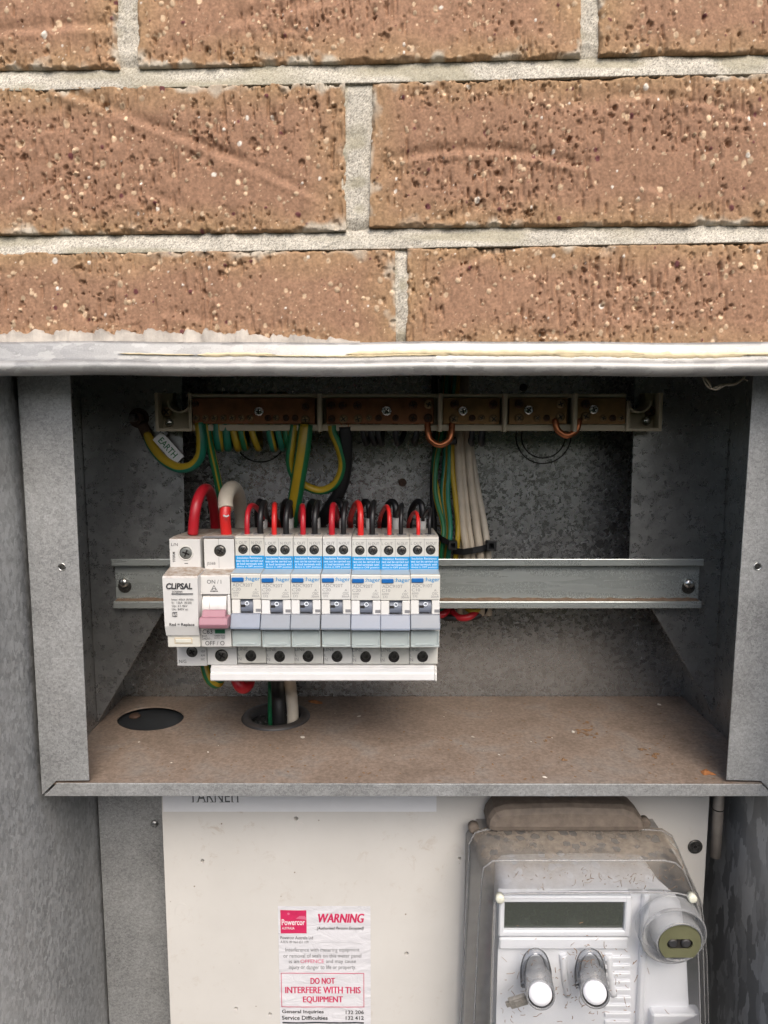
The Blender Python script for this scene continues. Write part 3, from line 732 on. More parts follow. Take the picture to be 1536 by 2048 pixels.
# cream paint ridge and sealant along it
M_creamp = plain('cream_paint', (0.60, 0.50, 0.32), 0.6, var=0.12, vscale=200)
M_seal = plain('white_sealant', (0.35, 0.315, 0.27), 0.65, var=0.35, vscale=90, bumpd=0.0006)
def ragged_strip(mb, x0, x1, zc, y, hh, step, seed, yjit=0.0003, m=0):
    r = random.Random(seed); n_ = int((x1 - x0) / step); up = []; dn = []
    a = b = hh
    for i in range(n_ + 1):
        x = x0 + (x1 - x0) * i / n_; e = min(1, i / 6, (n_ - i) / 6)
        a = 0.6 * a + 0.4 * hh * r.uniform(0.35, 1.3); b = 0.6 * b + 0.4 * hh * r.uniform(0.35, 1.3)
        zz = zc(x) if callable(zc) else zc; yy = y(x) if callable(y) else y
        up.append((x, yy + 0.0004, zz + a * e)); dn.append((x, yy + 0.0004, zz - b * e))
    mid = [(u[0], u[1] - 0.0009, (u[2] + d[2]) / 2) for u, d in zip(up, dn)]
    k = n_ + 1
    mb.add(up + mid + dn, [[i, i + 1, k + i + 1, k + i] for i in range(n_)] + [[k + i, k + i + 1, 2 * k + i + 1, 2 * k + i] for i in range(n_)], m, True)
def lipy(x): return -0.0294 + 0.0004 * sin(x * 23 + 1) - 0.0001
def lipz(x): return zl0 - 0.39 * H + 0.0003 * sin(x * 31) + 0.0002 * sin(x * 77)
mb = MB(); r = random.Random(12); xq = XX(235, 712, -0.03)
while xq < 0.24:
    ln = r.uniform(0.012, 0.07); big = 1.3 if xq > -0.03 else 0.8
    ragged_strip(mb, xq, xq + ln, lambda x, o=r.uniform(-0.0006, 0.0005): lipz(x) + o, lambda x, o=r.uniform(0, 0.0002): lipy(x) + o, r.uniform(0.0005, 0.0017) * big, 0.0009, r.randint(0, 9999)); xq += ln * r.uniform(0.55, 0.98)
ragged_strip(mb, XX(690, 708, -0.03), XX(1290, 708, -0.03), lambda x: lipz(x) + 0.0007, lambda x: lipy(x) + 0.0001, 0.0016, 0.0011, 9)
build('paint_ridge', mb, M_creamp, lip, label='broken ridge of cream paint along the lip', kind='stuff')
# sealant smeared on the brick above the lip, left half
mb = MB(); r = random.Random(8)
zb_ = zl0 + 0.0002; n_ = 240; xa, xb = -0.235, XX(720, 660, 0)
T_, M_, B_ = [], [], []
hh = 0.004
for i in range(n_ + 1):
    x = xa + (xb - xa) * i / n_; f = min(1.0, (n_ - i) / 40 + 0.12)
    saw = ((i * 0.77 + 3 * sin(i * 0.13)) % 13) / 13
    hh = 0.35 * hh + 0.65 * (r.uniform(0.0036, 0.0066) * (1 - 0.6 * saw)) * f
    zt = ZZ(655 if i < 176 else 662, 0) - 0.006 + hh
    zt = max(zt, zb_ + 0.0012)
    T_.append((x, -0.0012, zt)); M_.append((x, -0.0030 - 0.0003 * sin(i * 0.21), zt - 0.0011 - 0.0004 * r.random())); B_.append((x, -0.0048 - 0.0006 * sin(i * 0.17 + 2), zb_ - 0.003))
k = n_ + 1
mb.add(T_ + M_ + B_ + [(x, 0.003, z) for x, y, z in T_], [[i, i + 1, k + i + 1, k + i] for i in range(n_)] + [[k + i, k + i + 1, 2 * k + i + 1, 2 * k + i] for i in range(n_)] + [[3 * k + i, 3 * k + i + 1, i + 1, i] for i in range(n_)], 0, True)
build('sealant_bead', mb, M_seal, box, label='torn white sealant smeared along the brick above the lip')

# outer side walls, top, bottom, back
mb = MB(); mb.box(XL - 0.0012, XL, -0.050, 0.157, -0.64, 0.0305)
build('side_wall', mb, G_side, box, label='left side wall with fine pitted zinc')
mb = MB(); mb.box(XR, XR + 0.0012, -0.050, 0.157, -0.64, 0.0305)
build('side_wall', mb, G_spangle, box, label='right side wall with large dark zinc crystals')
mb = MB(); mb.box(XL - 0.001, XR + 0.001, 0.0005, 0.16, 0.0310, 0.0322); build('top_sheet', mb, G_back, box)
mb = MB(); mb.box(XL - 0.001, XR + 0.001, -0.03, 0.16, -0.6412, -0.64); build('bottom_sheet', mb, G_back, box)
mb = MB(); mb.box(XL + 0.0002, XR - 0.0002, YB, YB + 0.0012, -0.638, 0.0305)
back = build('back_panel', mb, G_back, box)
for (px, py, r1, r2) in ((520, 872, 52, 0), (1087, 872, 55, 44)):
    for rp in (r1, r2):
        if not rp: continue
        c = W(px, py, YB); R_ = RR(rp, py, YB); mb = MB()
        mb.tube([(c.x + R_ * cos(t * 2 * pi / 40), YB - 0.0001, c.z + R_ * sin(t * 2 * pi / 40)) for t in range(41)], 0.00055, 6, caps=False, sub=1)
        build('knockout_ring', mb, M_hole, back)
c = W(805, 965, YB); mb = MB(); mb.lathe([(0.0032, 0), (0.0030, 0.0006), (0.0012, 0.0008)], c, n=16); build('plugged_hole', mb, M_rust, back)
c = W(1047, 775, YB); mb = MB(); mb.lathe([(0.0030, 0), (0.0026, 0.0006)], c, n=16); build('plugged_hole', mb, M_hole, back)
# lower return strips that face out, left and right of the meter panel
mb = MB(); mb.box(XL + 0.0016, XX(345, 1700, 0.102), 0.1010, 0.1022, -0.636, ZZ(1600, 0.10) + 0.003)
ret = build('return_strip', mb, G_frame, box, label='grey strip left of the meter panel')
c = W(309, 1647, 0.101); mb = MB(); mb.lathe([(0.0030, 0), (0.0028, 0.0008), (0.0018, 0.0016), (0.0001, 0.0018)], c, n=16, cap1=False); build('dome_rivet', mb, G_plate, ret)
# pan: sides, shelf, frame flanges, mounting plates
SHZ = ZZ(1567, YF)
mb = MB(); mb.box(PL - 0.001, PL, YF + 0.0012, YB - 0.0005, SHZ - 0.001, 0.0300); build('pan_side', mb, G_plate, box)
mb = MB(); mb.box(PR, PR + 0.001, YF + 0.0012, YB - 0.0005, SHZ - 0.001, 0.0300); build('pan_side', mb, G_plate, box)
h1 = W(302, 1437, 0.0); 
def on_shelf(px, py):
    v = (py - 1024) / FPX; t = SHZ / (-SP - v * CP); u = (px - 768) / FPX
    return Vector((u * t, CAMY + t * (CP - v * SP), SHZ))
def ell_loop(cx, cy, ax, ay, rot=0.0, n=32):
    out = []
    for k in range(n):
        t = 2 * pi * k / n; a, b = ax * cos(t), ay * sin(t)
        p = on_shelf(cx + a * cos(rot) - b * sin(rot), cy + a * sin(rot) + b * cos(rot)); out.append((p.x, p.y))
    return out
cA = on_shelf(301, 1437); cB = on_shelf(552, 1434)
hA = ell_loop(301, 1437, 67, 24, radians(-4)); rB = 0.0265
rB = (on_shelf(614, 1434).x - on_shelf(490, 1434).x) / 2
hB = circ(cB.x, cB.y, rB, 32)
shelf = plate('shelf', [(PL + 0.0002, YF + 0.0014), (PR - 0.0002, YF + 0.0014), (PR - 0.0002, YB - 0.0006), (PL + 0.0002, YB - 0.0006)], [hA, hB], SHZ - 0.0012, SHZ, M_shelf, box, axis='Z', label='shelf sheet covered in brown dust')
mb = MB(); mb.box(PL + 0.004, cA.x + 0.040, 0.080, YB - 0.001, SHZ - 0.0052, SHZ - 0.0040)
under = build('lower_plate', mb, plain('dark_steel', (0.045, 0.05, 0.056), 0.5, metal=0.5, var=0.3, vscale=200), box, label='dark steel plate seen through the left shelf hole')
c = on_shelf(262, 1432); mb = MB(); mb.lathe([(0.0042, 0), (0.0042, 0.001), (0.0030, 0.0022), (0.0001, 0.0024)], (c.x, c.y + 0.008, SHZ - 0.0040), (0, 0, 1), 18, cap1=False); build('plate_screw', mb, M_rust, under)
mb = MB()
mb.lathe([(rB * 0.80, -0.004), (rB * 0.80, 0.0012), (rB * 0.88, 0.0022), (rB * 1.05, 0.0020), (rB * 1.10, 0.0004), (rB * 1.10, -0.0002)], cB, (0, 0, 1), 40, cap0=False, cap1=False)
build('grommet', mb, M_rubber, box, label='dark rubber ring round the cable hole in the shelf')
def flange(name, poly, lab):
    mb = MB(); mb.prism_y([(p.x, p.z) for p in poly], YF, YF + 0.0011)
    return build(name, mb, G_frame, box, label=lab, bevel=0.0002)
top_l = W(36, 740, YF); 
def ext(p, q, z):  # follow p->q up to height z
    t = (z - p.z) / (q.z - p.z); return p + (q - p) * t
a0, a1 = W(36, 755, YF), W(84, 1590, YF); b0, b1 = W(140, 755, YF), W(178, 1561, YF)
fl = flange('frame_flange', [ext(a0, a1, 0.0300), ext(b0, b1, 0.0300), b1, W(112, 1562, YF), a1], 'left upright of the inner frame')
c0, c1 = W(1507, 755, YF), W(1453, 1560, YF); xr = W(1546, 1590, YF)
fr = flange('frame_flange', [ext(c0, c1, 0.0300), Vector((PR + 0.001, YF, 0.0300)), Vector((PR + 0.001, YF, xr.z)), W(1522, 1562, YF), c1], 'right upright of the inner frame')
fb = flange('frame_flange', [W(113, 1567, YF), W(1524, 1569, YF), W(1549, 1592.5, YF), W(88, 1592.5, YF)], 'bottom rail of the inner frame')
mb = MB(); mb.box(PL, PR, YF + 0.0012, YF + 0.014, ZZ(1592, YF), ZZ(1592, YF) + 0.001); build('frame_return', mb, G_frame, box)
for px, py in ((124, 1134), (1515, 1133)):
    c = W(px, py, YF); mb = MB()
    mb.lathe([(0.0022, -0.0001), (0.0024, 0.0003), (0.0019, 0.0004), (0.0017, 0.00012)], c, n=18, m=0, cap0=False, cap1=False)
    mb.lathe([(0.0017, 0.00012), (0.0001, 0.00013)], c, n=18, m=1, cap0=False, cap1=False)
    build('rivet_hole', mb, [M_steel, M_dsteel], fl if px < 768 else fr)
YP = 0.1005
def mount(pts, lab):
    mb = MB(); mb.prism_y([(p.x, p.z) for p in pts], YP, YP + 0.0012)
    return build('mounting_plate', mb, G_plate, box, label=lab, bevel=0.0002)
e0 = W(365, 860, YP); e1 = W(371, 1148, YP)
dl0 = W(325, 1220, YP); dl1 = W(178, 1475, YP)
def atx(p, q, x): t = (x - p.x) / (q.x - p.x); return p + (q - p) * t
mpl = mount([Vector((PL + 0.0003, YP, 0.0300)), ext(e0, e1, 0.0300), e1, atx(dl0, dl1, PL + 0.0003)], 'left mounting plate with its corner cut diagonally')
f0 = W(1267, 860, YP); f1 = W(1258, 1140, YP); dr0 = W(1305, 1220, YP); dr1 = W(1453, 1470, YP)
mpr = mount([ext(f0, f1, 0.0300), Vector((PR - 0.0003, YP, 0.0300)), atx(dr0, dr1, PR - 0.0003), f1], 'right mounting plate with its corner cut diagonally')
c = W(278, 836, YP); mb = MB()   # earth stud
mb.lathe([(0.0068, 0), (0.0068, 0.0008), (0.0060, 0.0012)], c, n=20, m=0)
mb.lathe([(0.0052, 0.001), (0.0052, 0.0060), (0.0044, 0.0068)], c, n=6, m=0, smooth=False)
mb.lathe([(0.0026, 0.006), (0.0026, 0.0125), (0.0020, 0.0135)], c + Vector((-0.0006, 0, 0)), n=16, m=1)
build('earth_stud', mb, [M_rust, M_dsteel], mpl, label='rusty nut on a steel stud')

# ------------------------------------------------------------------ meter panel and its stickers
YM = 0.066
panel_holes = [(405, 1722, 4.0), (919, 1717, 3.4), (592, 1637, 4.6), (813, 1907, 4.2), (472, 2017, 3.6), (540, 2028, 3.6), (1165, 1640, 3.0)]
pw = lambda px, py: (XX(px, py, YM), ZZ(py, YM))
x_l = XX(324, 1620, YM); x_r = XX(1416, 1640, YM); zt_ = ZZ(1594, YM) + 0.014; 
panel = plate('meter_board', [(x_l, -0.62), (x_r, -0.62), (x_r, zt_), (x_l, zt_)], [circ(*pw(px, py), RR(r_p, py, YM), 14) for px, py, r_p in panel_holes], YM, YM + 0.006, M_panel, None, origin=((x_l + x_r) / 2, YM, -0.62),
              label='cream painted meter panel board below the shelf', cat='panel')
c = W(1390, 1693, YM); mb = MB()
mb.lathe([(0.0050, 0), (0.0050, 0.0006), (0.0043, 0.0012), (0.0026, 0.0006)], c, n=24, m=0, cap0=False, cap1=False); mb.lathe([(0.0026, 0.0006), (0.0012, 0.0004)], c, n=24, m=1, cap0=False, cap1=False); mb.lathe([(0.0012, 0.0005), (0.0001, 0.0005)], c, n=12, m=2, cap0=False, cap1=False)
build('eyelet', mb, [M_dsteel, M_dsteel, M_hole], panel)
for px, py, rp in ((868, 1640, 15), (365, 1822, 15), (600, 1655, 10)):
    c = W(px, py, YM); R_ = RR(rp, py, YM); mb = MB()
    mb.tube([(c.x + R_ * cos(t * 2 * pi / 28), YM + 0.0001, c.z + R_ * sin(t * 2 * pi / 28)) for t in range(29)], 0.00022, 5, caps=False, sub=1); build('moulded_ring', mb, M_panel, panel)
mb = MB(); x0 = XX(1431, 1660, YM); zt2 = zt_; zb2 = ZZ(1716, YM)
hc = W(1430, 1660, YM + 0.002)
mb.lathe([(0.0036, 0), (0.0036, zt2 - zb2)], (hc.x + 0.0012, YM + 0.002, zb2), (0, 0, 1), 20)
zj = ZZ(1622, YM); mb.lathe([(0.0037, 0), (0.0037, 0.0008)], (hc.x + 0.0012, YM + 0.002, zj), (0, 0, 1), 20, m=1)
hinge = build('hinge', mb, [plain('hinge_paint', (0.34, 0.30, 0.26), 0.5, metal=0.3, var=0.15), M_hole], panel, label='grey hinge barrel on the right edge')
# white strip with the town's name, mostly hidden behind the frame
YS = YM - 0.0003
mb = MB(); mb.box(XX(326, 1610, YS), XX(873, 1610, YS), YS, YM - 0.00005, ZZ(1623.5, YS), ZZ(1594, YS) + 0.0125)
o_ = W(600, 1623, YS)
strip = build('name_strip', mb, M_strip, None, origin=tuple(o_), label='white paper strip with dark serif letters under the shelf edge', cat='label')
mb = MB(); zlo = ZZ(1604.5, YS); zhi = zlo + 0.0086
xs0, xs1 = XX(379, 1604, YS), XX(483, 1604, YS)
text(mb, 'TARNEIT', xs0, xs1, zlo, zhi, YS - 0.0001)
wd = (xs1 - xs0)
for f in (0.065, 0.150, 0.275, 0.312, 0.42, 0.475, 0.60, 0.655, 0.83, 0.93):
    mb.box(xs0 + (f - 0.022) * wd, xs0 + (f + 0.022) * wd, YS - 0.00011, YS - 0.00009, zlo, zlo + 0.00035)
build('lettering', mb, plain('grey_ink', (0.09, 0.095, 0.10), 0.6, var=0.03), strip)

# warning sticker
YW = YM - 0.0004
rw = np.random.default_rng(5); wn1 = vnoise(80, 120, 5, 26, rw) * 0.00045 + vnoise(80, 120, 12, 50, rw) * 0.00016
sx0, sx1 = XX(556, 1830, YW), XX(741, 1830, YW); sz1, sz0 = ZZ(1812, YW), ZZ(2110, YW)
sxl, sxr = XX(560, 2048, YW), XX(741, 2048, YW)
def wrinkle(x, z):
    u = min(0.999, max(0, (x - sx0) / (sx1 - sx0))) * 79; v = min(0.999, max(0, (z - sz0) / (sz1 - sz0))) * 119
    i, j = int(u), int(v); a, b = u - i, v - j
    return (wn1[j, i] * (1 - a) + wn1[j, i + 1] * a) * (1 - b) + (wn1[j + 1, i] * (1 - a) + wn1[j + 1, i + 1] * a) * b
mb = MB(); nx_, nz_ = 60, 110; vv = []
for j in range(nz_ + 1):
    for i in range(nx_ + 1):
        x = sx0 + (sx1 - sx0) * i / nx_; z = sz0 + (sz1 - sz0) * j / nz_; vv.append((x, YW - wrinkle(x, z), z))
mb.add(vv, [[j * (nx_ + 1) + i, j * (nx_ + 1) + i + 1, (j + 1) * (nx_ + 1) + i + 1, (j + 1) * (nx_ + 1) + i] for j in range(nz_) for i in range(nx_)], 0, True)
stk = build('warning_sticker', mb, M_paper, None, origin=((sx0 + sx1) / 2, YW, sz0), label='wrinkled white warning sticker with crimson lettering on the cream panel', cat='sticker')
yf = lambda x, z: YW - wrinkle(x, z) - 0.00028
def st(s, px0, px1, py0, py1, m, heavy=0, **kw):
    textpx(mb, s, px0, px1, py0, py1, YW, m, yf=yf, **kw)
    for q in range(heavy): textpx(mb, s, px0 + 0.9 * (q + 1), px1 + 0.9 * (q + 1), py0, py1, YW, m, yf=lambda x, z, o=0.00002 * (q + 1): yf(x, z) - o, **kw)
mb = MB()
lx0, lx1 = XX(561, 1844, YW), XX(613, 1844, YW); lz0, lz1 = ZZ(1866.5, YW), ZZ(1820, YW)
nn = 10
mb.add([(lx0 + (lx1 - lx0) * i / nn, yf(lx0 + (lx1 - lx0) * i / nn, lz0 + (lz1 - lz0) * j / nn) + 0.0001, lz0 + (lz1 - lz0) * j / nn) for j in range(nn + 1) for i in range(nn + 1)],
       [[j * (nn + 1) + i, j * (nn + 1) + i + 1, (j + 1) * (nn + 1) + i + 1, (j + 1) * (nn + 1) + i] for j in range(nn) for i in range(nn)], 0, True)
st('Powercor', 563.5, 610, 1838, 1850, 2, bold=0.02); st('AUSTRALIA', 564, 589, 1853.5, 1858.5, 2, bold=0.02)
p1, p2 = W(577, 1827, YW), W(603, 1834, YW)
for k in range(5):     # little sun and bird-like flourish of the badge
    a = k * 2 * pi / 5; mb.add([(p1.x + 0.0009 * cos(a + q), yf(p1.x, p1.z) - 0.00002, p1.z + 0.0009 * sin(a + q)) for q in (0, 0.6, 1.25)] + [(p1.x, yf(p1.x, p1.z) - 0.00002, p1.z)], [(0, 1, 2, 3)], 3)
for k in range(4):
    mb.add([(p2.x - 0.004 + k * 0.0015, yf(p2.x, p2.z) - 0.00003 * (k + 1), p2.z - 0.001 + k * 0.0001), (p2.x + 0.0035, yf(p2.x, p2.z) - 0.00003 * (k + 1), p2.z - 0.0018 + k * 0.0004), (p2.x - 0.001 + k * 0.001, yf(p2.x, p2.z) - 0.00003 * (k + 1), p2.z + 0.0012)], [(0, 1, 2)], 3)
build('logo_badge', mb, [M_inkp, M_ink, plain('badge_white', (0.72, 0.67, 0.68), 0.6, var=0.02), plain('badge_pink', (0.62, 0.14, 0.24), 0.6, var=0.05)], stk, label='crimson square badge with white lettering'); mb = MB()
st('WARNING', 636, 727, 1827, 1845, 0, heavy=2, shear=0.22)
st('(Authorised Persons Excepted)', 634, 727.5, 1853, 1861, 1, shear=0.25, bold=0.008)
st('Powercor Australia Ltd', 561, 626, 1872, 1878, 1); st('A.B.N. 89 064 651 109', 561, 617, 1881, 1886, 4)
st('Interference with metering equipment', 571, 719, 1895, 1905, 4); st('or removal of seals on this meter panel', 567, 722.5, 1907, 1917, 4)
st('is an', 578, 598, 1918.5, 1926, 4); st('OFFENCE', 601, 648, 1918.5, 1926, 3, bold=0.006); st('and may cause', 652, 712, 1918.5, 1928, 4)
st('injury or danger to life or property.', 578, 712, 1930, 1940, 4)
for a, b, c_, d in ((562.5, 728, 1945.5, 1946.6), (563.5, 728.5, 2012.6, 2013.8)):
    q0, q1 = W(a, c_, YW), W(b, d, YW)
    n_ = 30
    mb.add([(q0.x + (q1.x - q0.x) * i / n_, yf(q0.x + (q1.x - q0.x) * i / n_, zq), zq) for zq in (q0.z, q1.z) for i in range(n_ + 1)], [[i, i + 1, n_ + 2 + i, n_ + 1 + i] for i in range(n_)], 0)
for a, b in ((562.5, 563.6), (727.2, 728.3)):
    n_ = 24; zq = [ZZ(1945.5, YW) + (ZZ(2013.8, YW) - ZZ(1945.5, YW)) * i / n_ for i in range(n_ + 1)]; xa_, xb_ = XX(a, 1980, YW), XX(b, 1980, YW)
    mb.add([(xq, yf(xq, z), z) for xq in (xa_, xb_) for z in zq], [[i, i + 1, n_ + 2 + i, n_ + 1 + i] for i in range(n_)], 0)
st('DO NOT', 621, 669, 1955, 1967.5, 0, heavy=1); st('INTERFERE WITH THIS', 570.5, 720.5, 1973, 1986, 0, heavy=1); st('EQUIPMENT', 606, 685, 1992, 2006, 0, heavy=1)
st('General Inquiries', 564, 647.5, 2019, 2028, 1, bold=0.018); st('132 206', 691.5, 727.5, 2020, 2027.5, 1, bold=0.014)
st('Service Difficulties', 564, 655.5, 2031, 2039, 1, bold=0.018); st('132 412', 691.5, 727.5, 2031.5, 2039, 1, bold=0.014)
for a, b in ((565, 728),):
    for y0_, y1_ in ((2043.5, 2046.5), (2064, 2066)):
        q0, q1 = W(a, y0_, YW), W(b, y1_, YW); n_ = 24
        mb.add([(q0.x + (q1.x - q0.x) * i / n_, yf(q0.x + (q1.x - q0.x) * i / n_, zq), zq) for zq in (q0.z, q1.z) for i in range(n_ + 1)], [[i, i + 1, n_ + 2 + i, n_ + 1 + i] for i in range(n_)], 1)
build('lettering', mb, [M_inkp, M_ink, plain('white_print', (0.75, 0.70, 0.71), 0.6, var=0.02), plain('pink_print', (0.62, 0.14, 0.24), 0.6, var=0.05), plain('slate_print', (0.16, 0.165, 0.175), 0.6, var=0.05)], stk)

# ------------------------------------------------------------------ electricity meter
DM = YM - 0.090        # the meter is laid out for a board at Y = 0.090 and then stands at the board's true depth
def WM(px, py, Y): return W(px, py, Y + DM) - Vector((0, DM, 0))
def XM(px, py, Y): return XX(px, py, Y + DM)
def ZM(py, Y): return ZZ(py, Y + DM)
def RM(r, py, Y): return RR(r, py, Y + DM)
meter = thing('electricity_meter', WM(1170, 2200, 0.090) , 'electricity meter with dusty clear cover and dark display on the panel', 'meter')
def mloop(left, top, right, bot, Y, n=10):
    """closed loop from the photograph's outline at depth Y: left side (bottom to top), top, right side (top to bottom)"""
    pts = left + top + right
    L = [0]
    for i in range(1, len(pts)): L.append(L[-1] + math.hypot(pts[i][0] - pts[i - 1][0], pts[i][1] - pts[i - 1][1]))
    out = []
    NP = 64
    for k in range(NP + 1):
        s_ = L[-1] * k / NP; i = max(0, min(len(pts) - 2, next((j for j in range(len(L) - 1) if L[j + 1] >= s_ - 1e-9), len(L) - 2)))
        t = (s_ - L[i]) / max(1e-9, L[i + 1] - L[i]); out.append(WM(pts[i][0] + (pts[i + 1][0] - pts[i][0]) * t, pts[i][1] + (pts[i + 1][1] - pts[i][1]) * t, Y))
    return out
def rc(cx, cy, rx, ry, a0, a1, n=7): return [(cx + rx * cos(radians(a0 + (a1 - a0) * k / (n - 1))), cy + ry * sin(radians(a0 + (a1 - a0) * k / (n - 1)))) for k in range(n)]
def loft(mb, loops, cap=True, m=0, cap_m=None):
    n_ = len(loops[0]); v = [p for lp in loops for p in lp]
    F = [[i * n_ + k, (i + 1) * n_ + k, (i + 1) * n_ + (k + 1) % n_, i * n_ + (k + 1) % n_] for i in range(len(loops) - 1) for k in range(n_)]
    mb.add(v, F, m, True)
    if cap:
        o = len(mb.v) - n_; mb.f.append([o + k for k in range(n_)]); mb.m.append(m if cap_m is None else cap_m); mb.s.append(False)
BY = 2260
L0 = mloop([(912, BY), (921, 2048), (930, 1850), (938, 1700)], rc(968, 1686, 30, 32, 180, 270), [(1140, 1652)] + rc(1312, 1690, 40, 35, 270, 330) + [(1376, 1742), (1402, 1800), (1412, 1900), (1416, 2048), (1420, BY)], BY, 0.074)
L0b = mloop([(912, BY), (921, 2048), (930, 1850), (938, 1704)], rc(968, 1692, 30, 33, 180, 270), [(1140, 1657)] + rc(1312, 1696, 41, 36, 270, 330) + [(1376, 1748), (1403, 1806), (1413, 1902), (1417, 2048), (1421, BY)], BY, 0.071)
L1 = mloop([(936, BY), (943, 2048), (953, 1850), (960, 1752)], rc(990, 1742, 30, 27, 180, 270), [(1170, 1714)] + rc(1330, 1752, 44, 38, 270, 330) + [(1385, 1768), (1404, 1822), (1410, 1900), (1414, 2048), (1418, BY)], BY, 0.045)
L1b = mloop([(942, BY), (948, 2048), (957, 1850), (964, 1757)], rc(993, 1748, 29, 27, 180, 270), [(1170, 1721)] + rc(1330, 1757, 42, 36, 270, 330) + [(1382, 1774), (1400, 1828), (1406, 1900), (1410, 2048), (1414, BY)], BY, 0.041)
L2 = mloop([(972, BY), (976, 2048), (980, 1900), (983, 1812)], rc(1008, 1804, 26, 22, 180, 270), [(1190, 1779)] + rc(1362, 1806, 28, 26, 270, 340) + [(1394, 1822), (1398, 1860), (1402, 1920), (1406, 2048), (1410, BY)], BY, 0.022)
L3 = mloop([(980, BY), (983, 2048), (987, 1900), (990, 1818)], rc(1013, 1810, 24, 22, 180, 270), [(1190, 1786)] + rc(1358, 1812, 27, 26, 270, 340) + [(1389, 1828), (1393, 1864), (1397, 1920), (1401, 2048), (1405, BY)], BY, 0.0195)
mb = MB(); loft(mb, [L0, L0b, L1, L1b, L2, L3])
build('clear_cover', mb, M_clear, meter, label='clear plastic cover with brown dust along its top')
M_glint = clear('edge_highlight_plastic', (0.92, 0.93, 0.94), 0.12, haze=0.30, hcol=(0.60, 0.60, 0.60))  # pale hazy tubes stand in for highlights along the cover's tier edges
for lp_, rad_ in ((L0b, 0.0006), (L1b, 0.0005), (L3, 0.0005)):
    mb = MB(); mb.tube([Vector(p) for p in lp_], rad_, 8, sub=1); build('cover_edge_highlight', mb, M_glint, meter)
def inset(lp, d, Y):
    c = sum((Vector(p) for p in lp), Vector()) / len(lp); out = []
    for p in lp:
        q = Vector(p) - c; out.append(Vector((p[0] - d * (1 if q.x > 0 else -1) * min(1, abs(q.x) / 0.03), Y, p[2] - d * (1 if q.z > 0 else -1) * min(1, abs(q.z) / 0.03))))
    return out
mb = MB(); B0 = inset(L2, 0.010, 0.080); B1 = inset(L2, 0.009, 0.050); B2 = inset(L2, 0.006, 0.032); B3 = inset(L3, 0.004, 0.0275)
loft(mb, [B0, B1, B2, B3])
build('inner_body', mb, M_meterw, meter, label='white inner housing behind the clear cover')
mb = MB()   # base block against the panel
q = [WM(*p, 0.066) for p in ((972, 1668), (978, 1640), (990, 1624), (1010, 1617), (1130, 1613), (1250, 1616), (1272, 1624), (1287, 1640), (1298, 1668))]
mb.prism_y([(p.x, p.z) for p in q], 0.066, 0.090 - 0.0001)
q = [WM(*p, 0.076) for p in ((925, BY), (936, 1690), (958, 1660), (1320, 1660), (1380, 1760), (1408, 1860), (1412, BY))]
build('base', mb, M_meterb, meter, bevel=0.005, label='brown dusty backing block of the meter')
mb = MB(); mb.prism_y([(p.x, p.z) for p in q], 0.0745, 0.090 - 0.0002); build('backing', mb, plain('dark_meter_interior', (0.26, 0.25, 0.24), 0.7, var=0.2), meter)
mb = MB()   # hanging lug
for px in (1098, 1143):
    c = WM(px, 1606, 0.080); mb.tube([c + Vector((-0.003, 0, -0.004)), c + Vector((0, -0.001, 0.002)), c + Vector((0.001, 0, 0.012))], 0.0028, 10, flat=0.6)
mb.lathe([(0.0045, 0), (0.0045, 0.004), (0.003, 0.006)], WM(1122, 1606, 0.082), n=18)
build('hanging_lug', mb, M_dsteel, meter)
for px, py in ((946, 1650), (1286, 1640)):
    mb = MB(); mb.lathe([(0.0035, 0), (0.0035, 0.005), (0.002, 0.006)], WM(px, py, 0.080), n=14); build('mounting_screw', mb, M_meterb, meter)
YI = 0.0270   # faceplate
mb = MB()
def pxbox(mb, px0, px1, py0, py1, yfr, yback, m=0, b=0.0):
    pm = (py0 + py1) / 2; mb.box(XM(px0, pm, yfr), XM(px1, pm, yfr), yfr, yback, ZM(py1, yfr), ZM(py0, yfr), b, m)
# faceplate steps
fp = MB()
pxbox(fp, 1000, 1262, 1793, 1806, YI - 0.004, YI + 0.004, b=0.0008); pxbox(fp, 1000, 1262, 1862, 1874, YI - 0.004, YI + 0.004, b=0.0008)
pxbox(fp, 998, 1009, 1793, 1874, YI - 0.0042, YI + 0.004, b=0.0008); pxbox(fp, 1250, 1263, 1793, 1874, YI - 0.0042, YI + 0.004, b=0.0008)
bez = build('display_bezel', fp, M_meterw, meter)
mb = MB(); pxbox(mb, 1004, 1256, 1800, 1868, YI - 0.0012, YI + 0.003); build('display', mb, M_lcd, bez, label='dark green blank display')
mb = MB(); pxbox(mb, 998, 1258, 1876, 1900, YI - 0.0022, YI + 0.003, b=0.001)
for k, yy in enumerate(range(1915, 2050, 16)): pxbox(mb, 1210, 1262, yy, yy + 8, YI - 0.0012, YI + 0.002, b=0.0004)
for px in (1126, 1217):
    mb.tube([WM(px, 1908, YI), WM(px + 3, 1950, YI), WM(px + 10, 1990, YI)], 0.0022, 10)
pxbox(mb, 1300, 1398, 2030, 2240, YI - 0.006, YI + 0.003, b=0.001)
pxbox(mb, 1276, 1290, 1790, 2240, YI - 0.003, YI + 0.003, b=0.001)
build('faceplate', mb, M_meterw, meter, bevel=0.0)
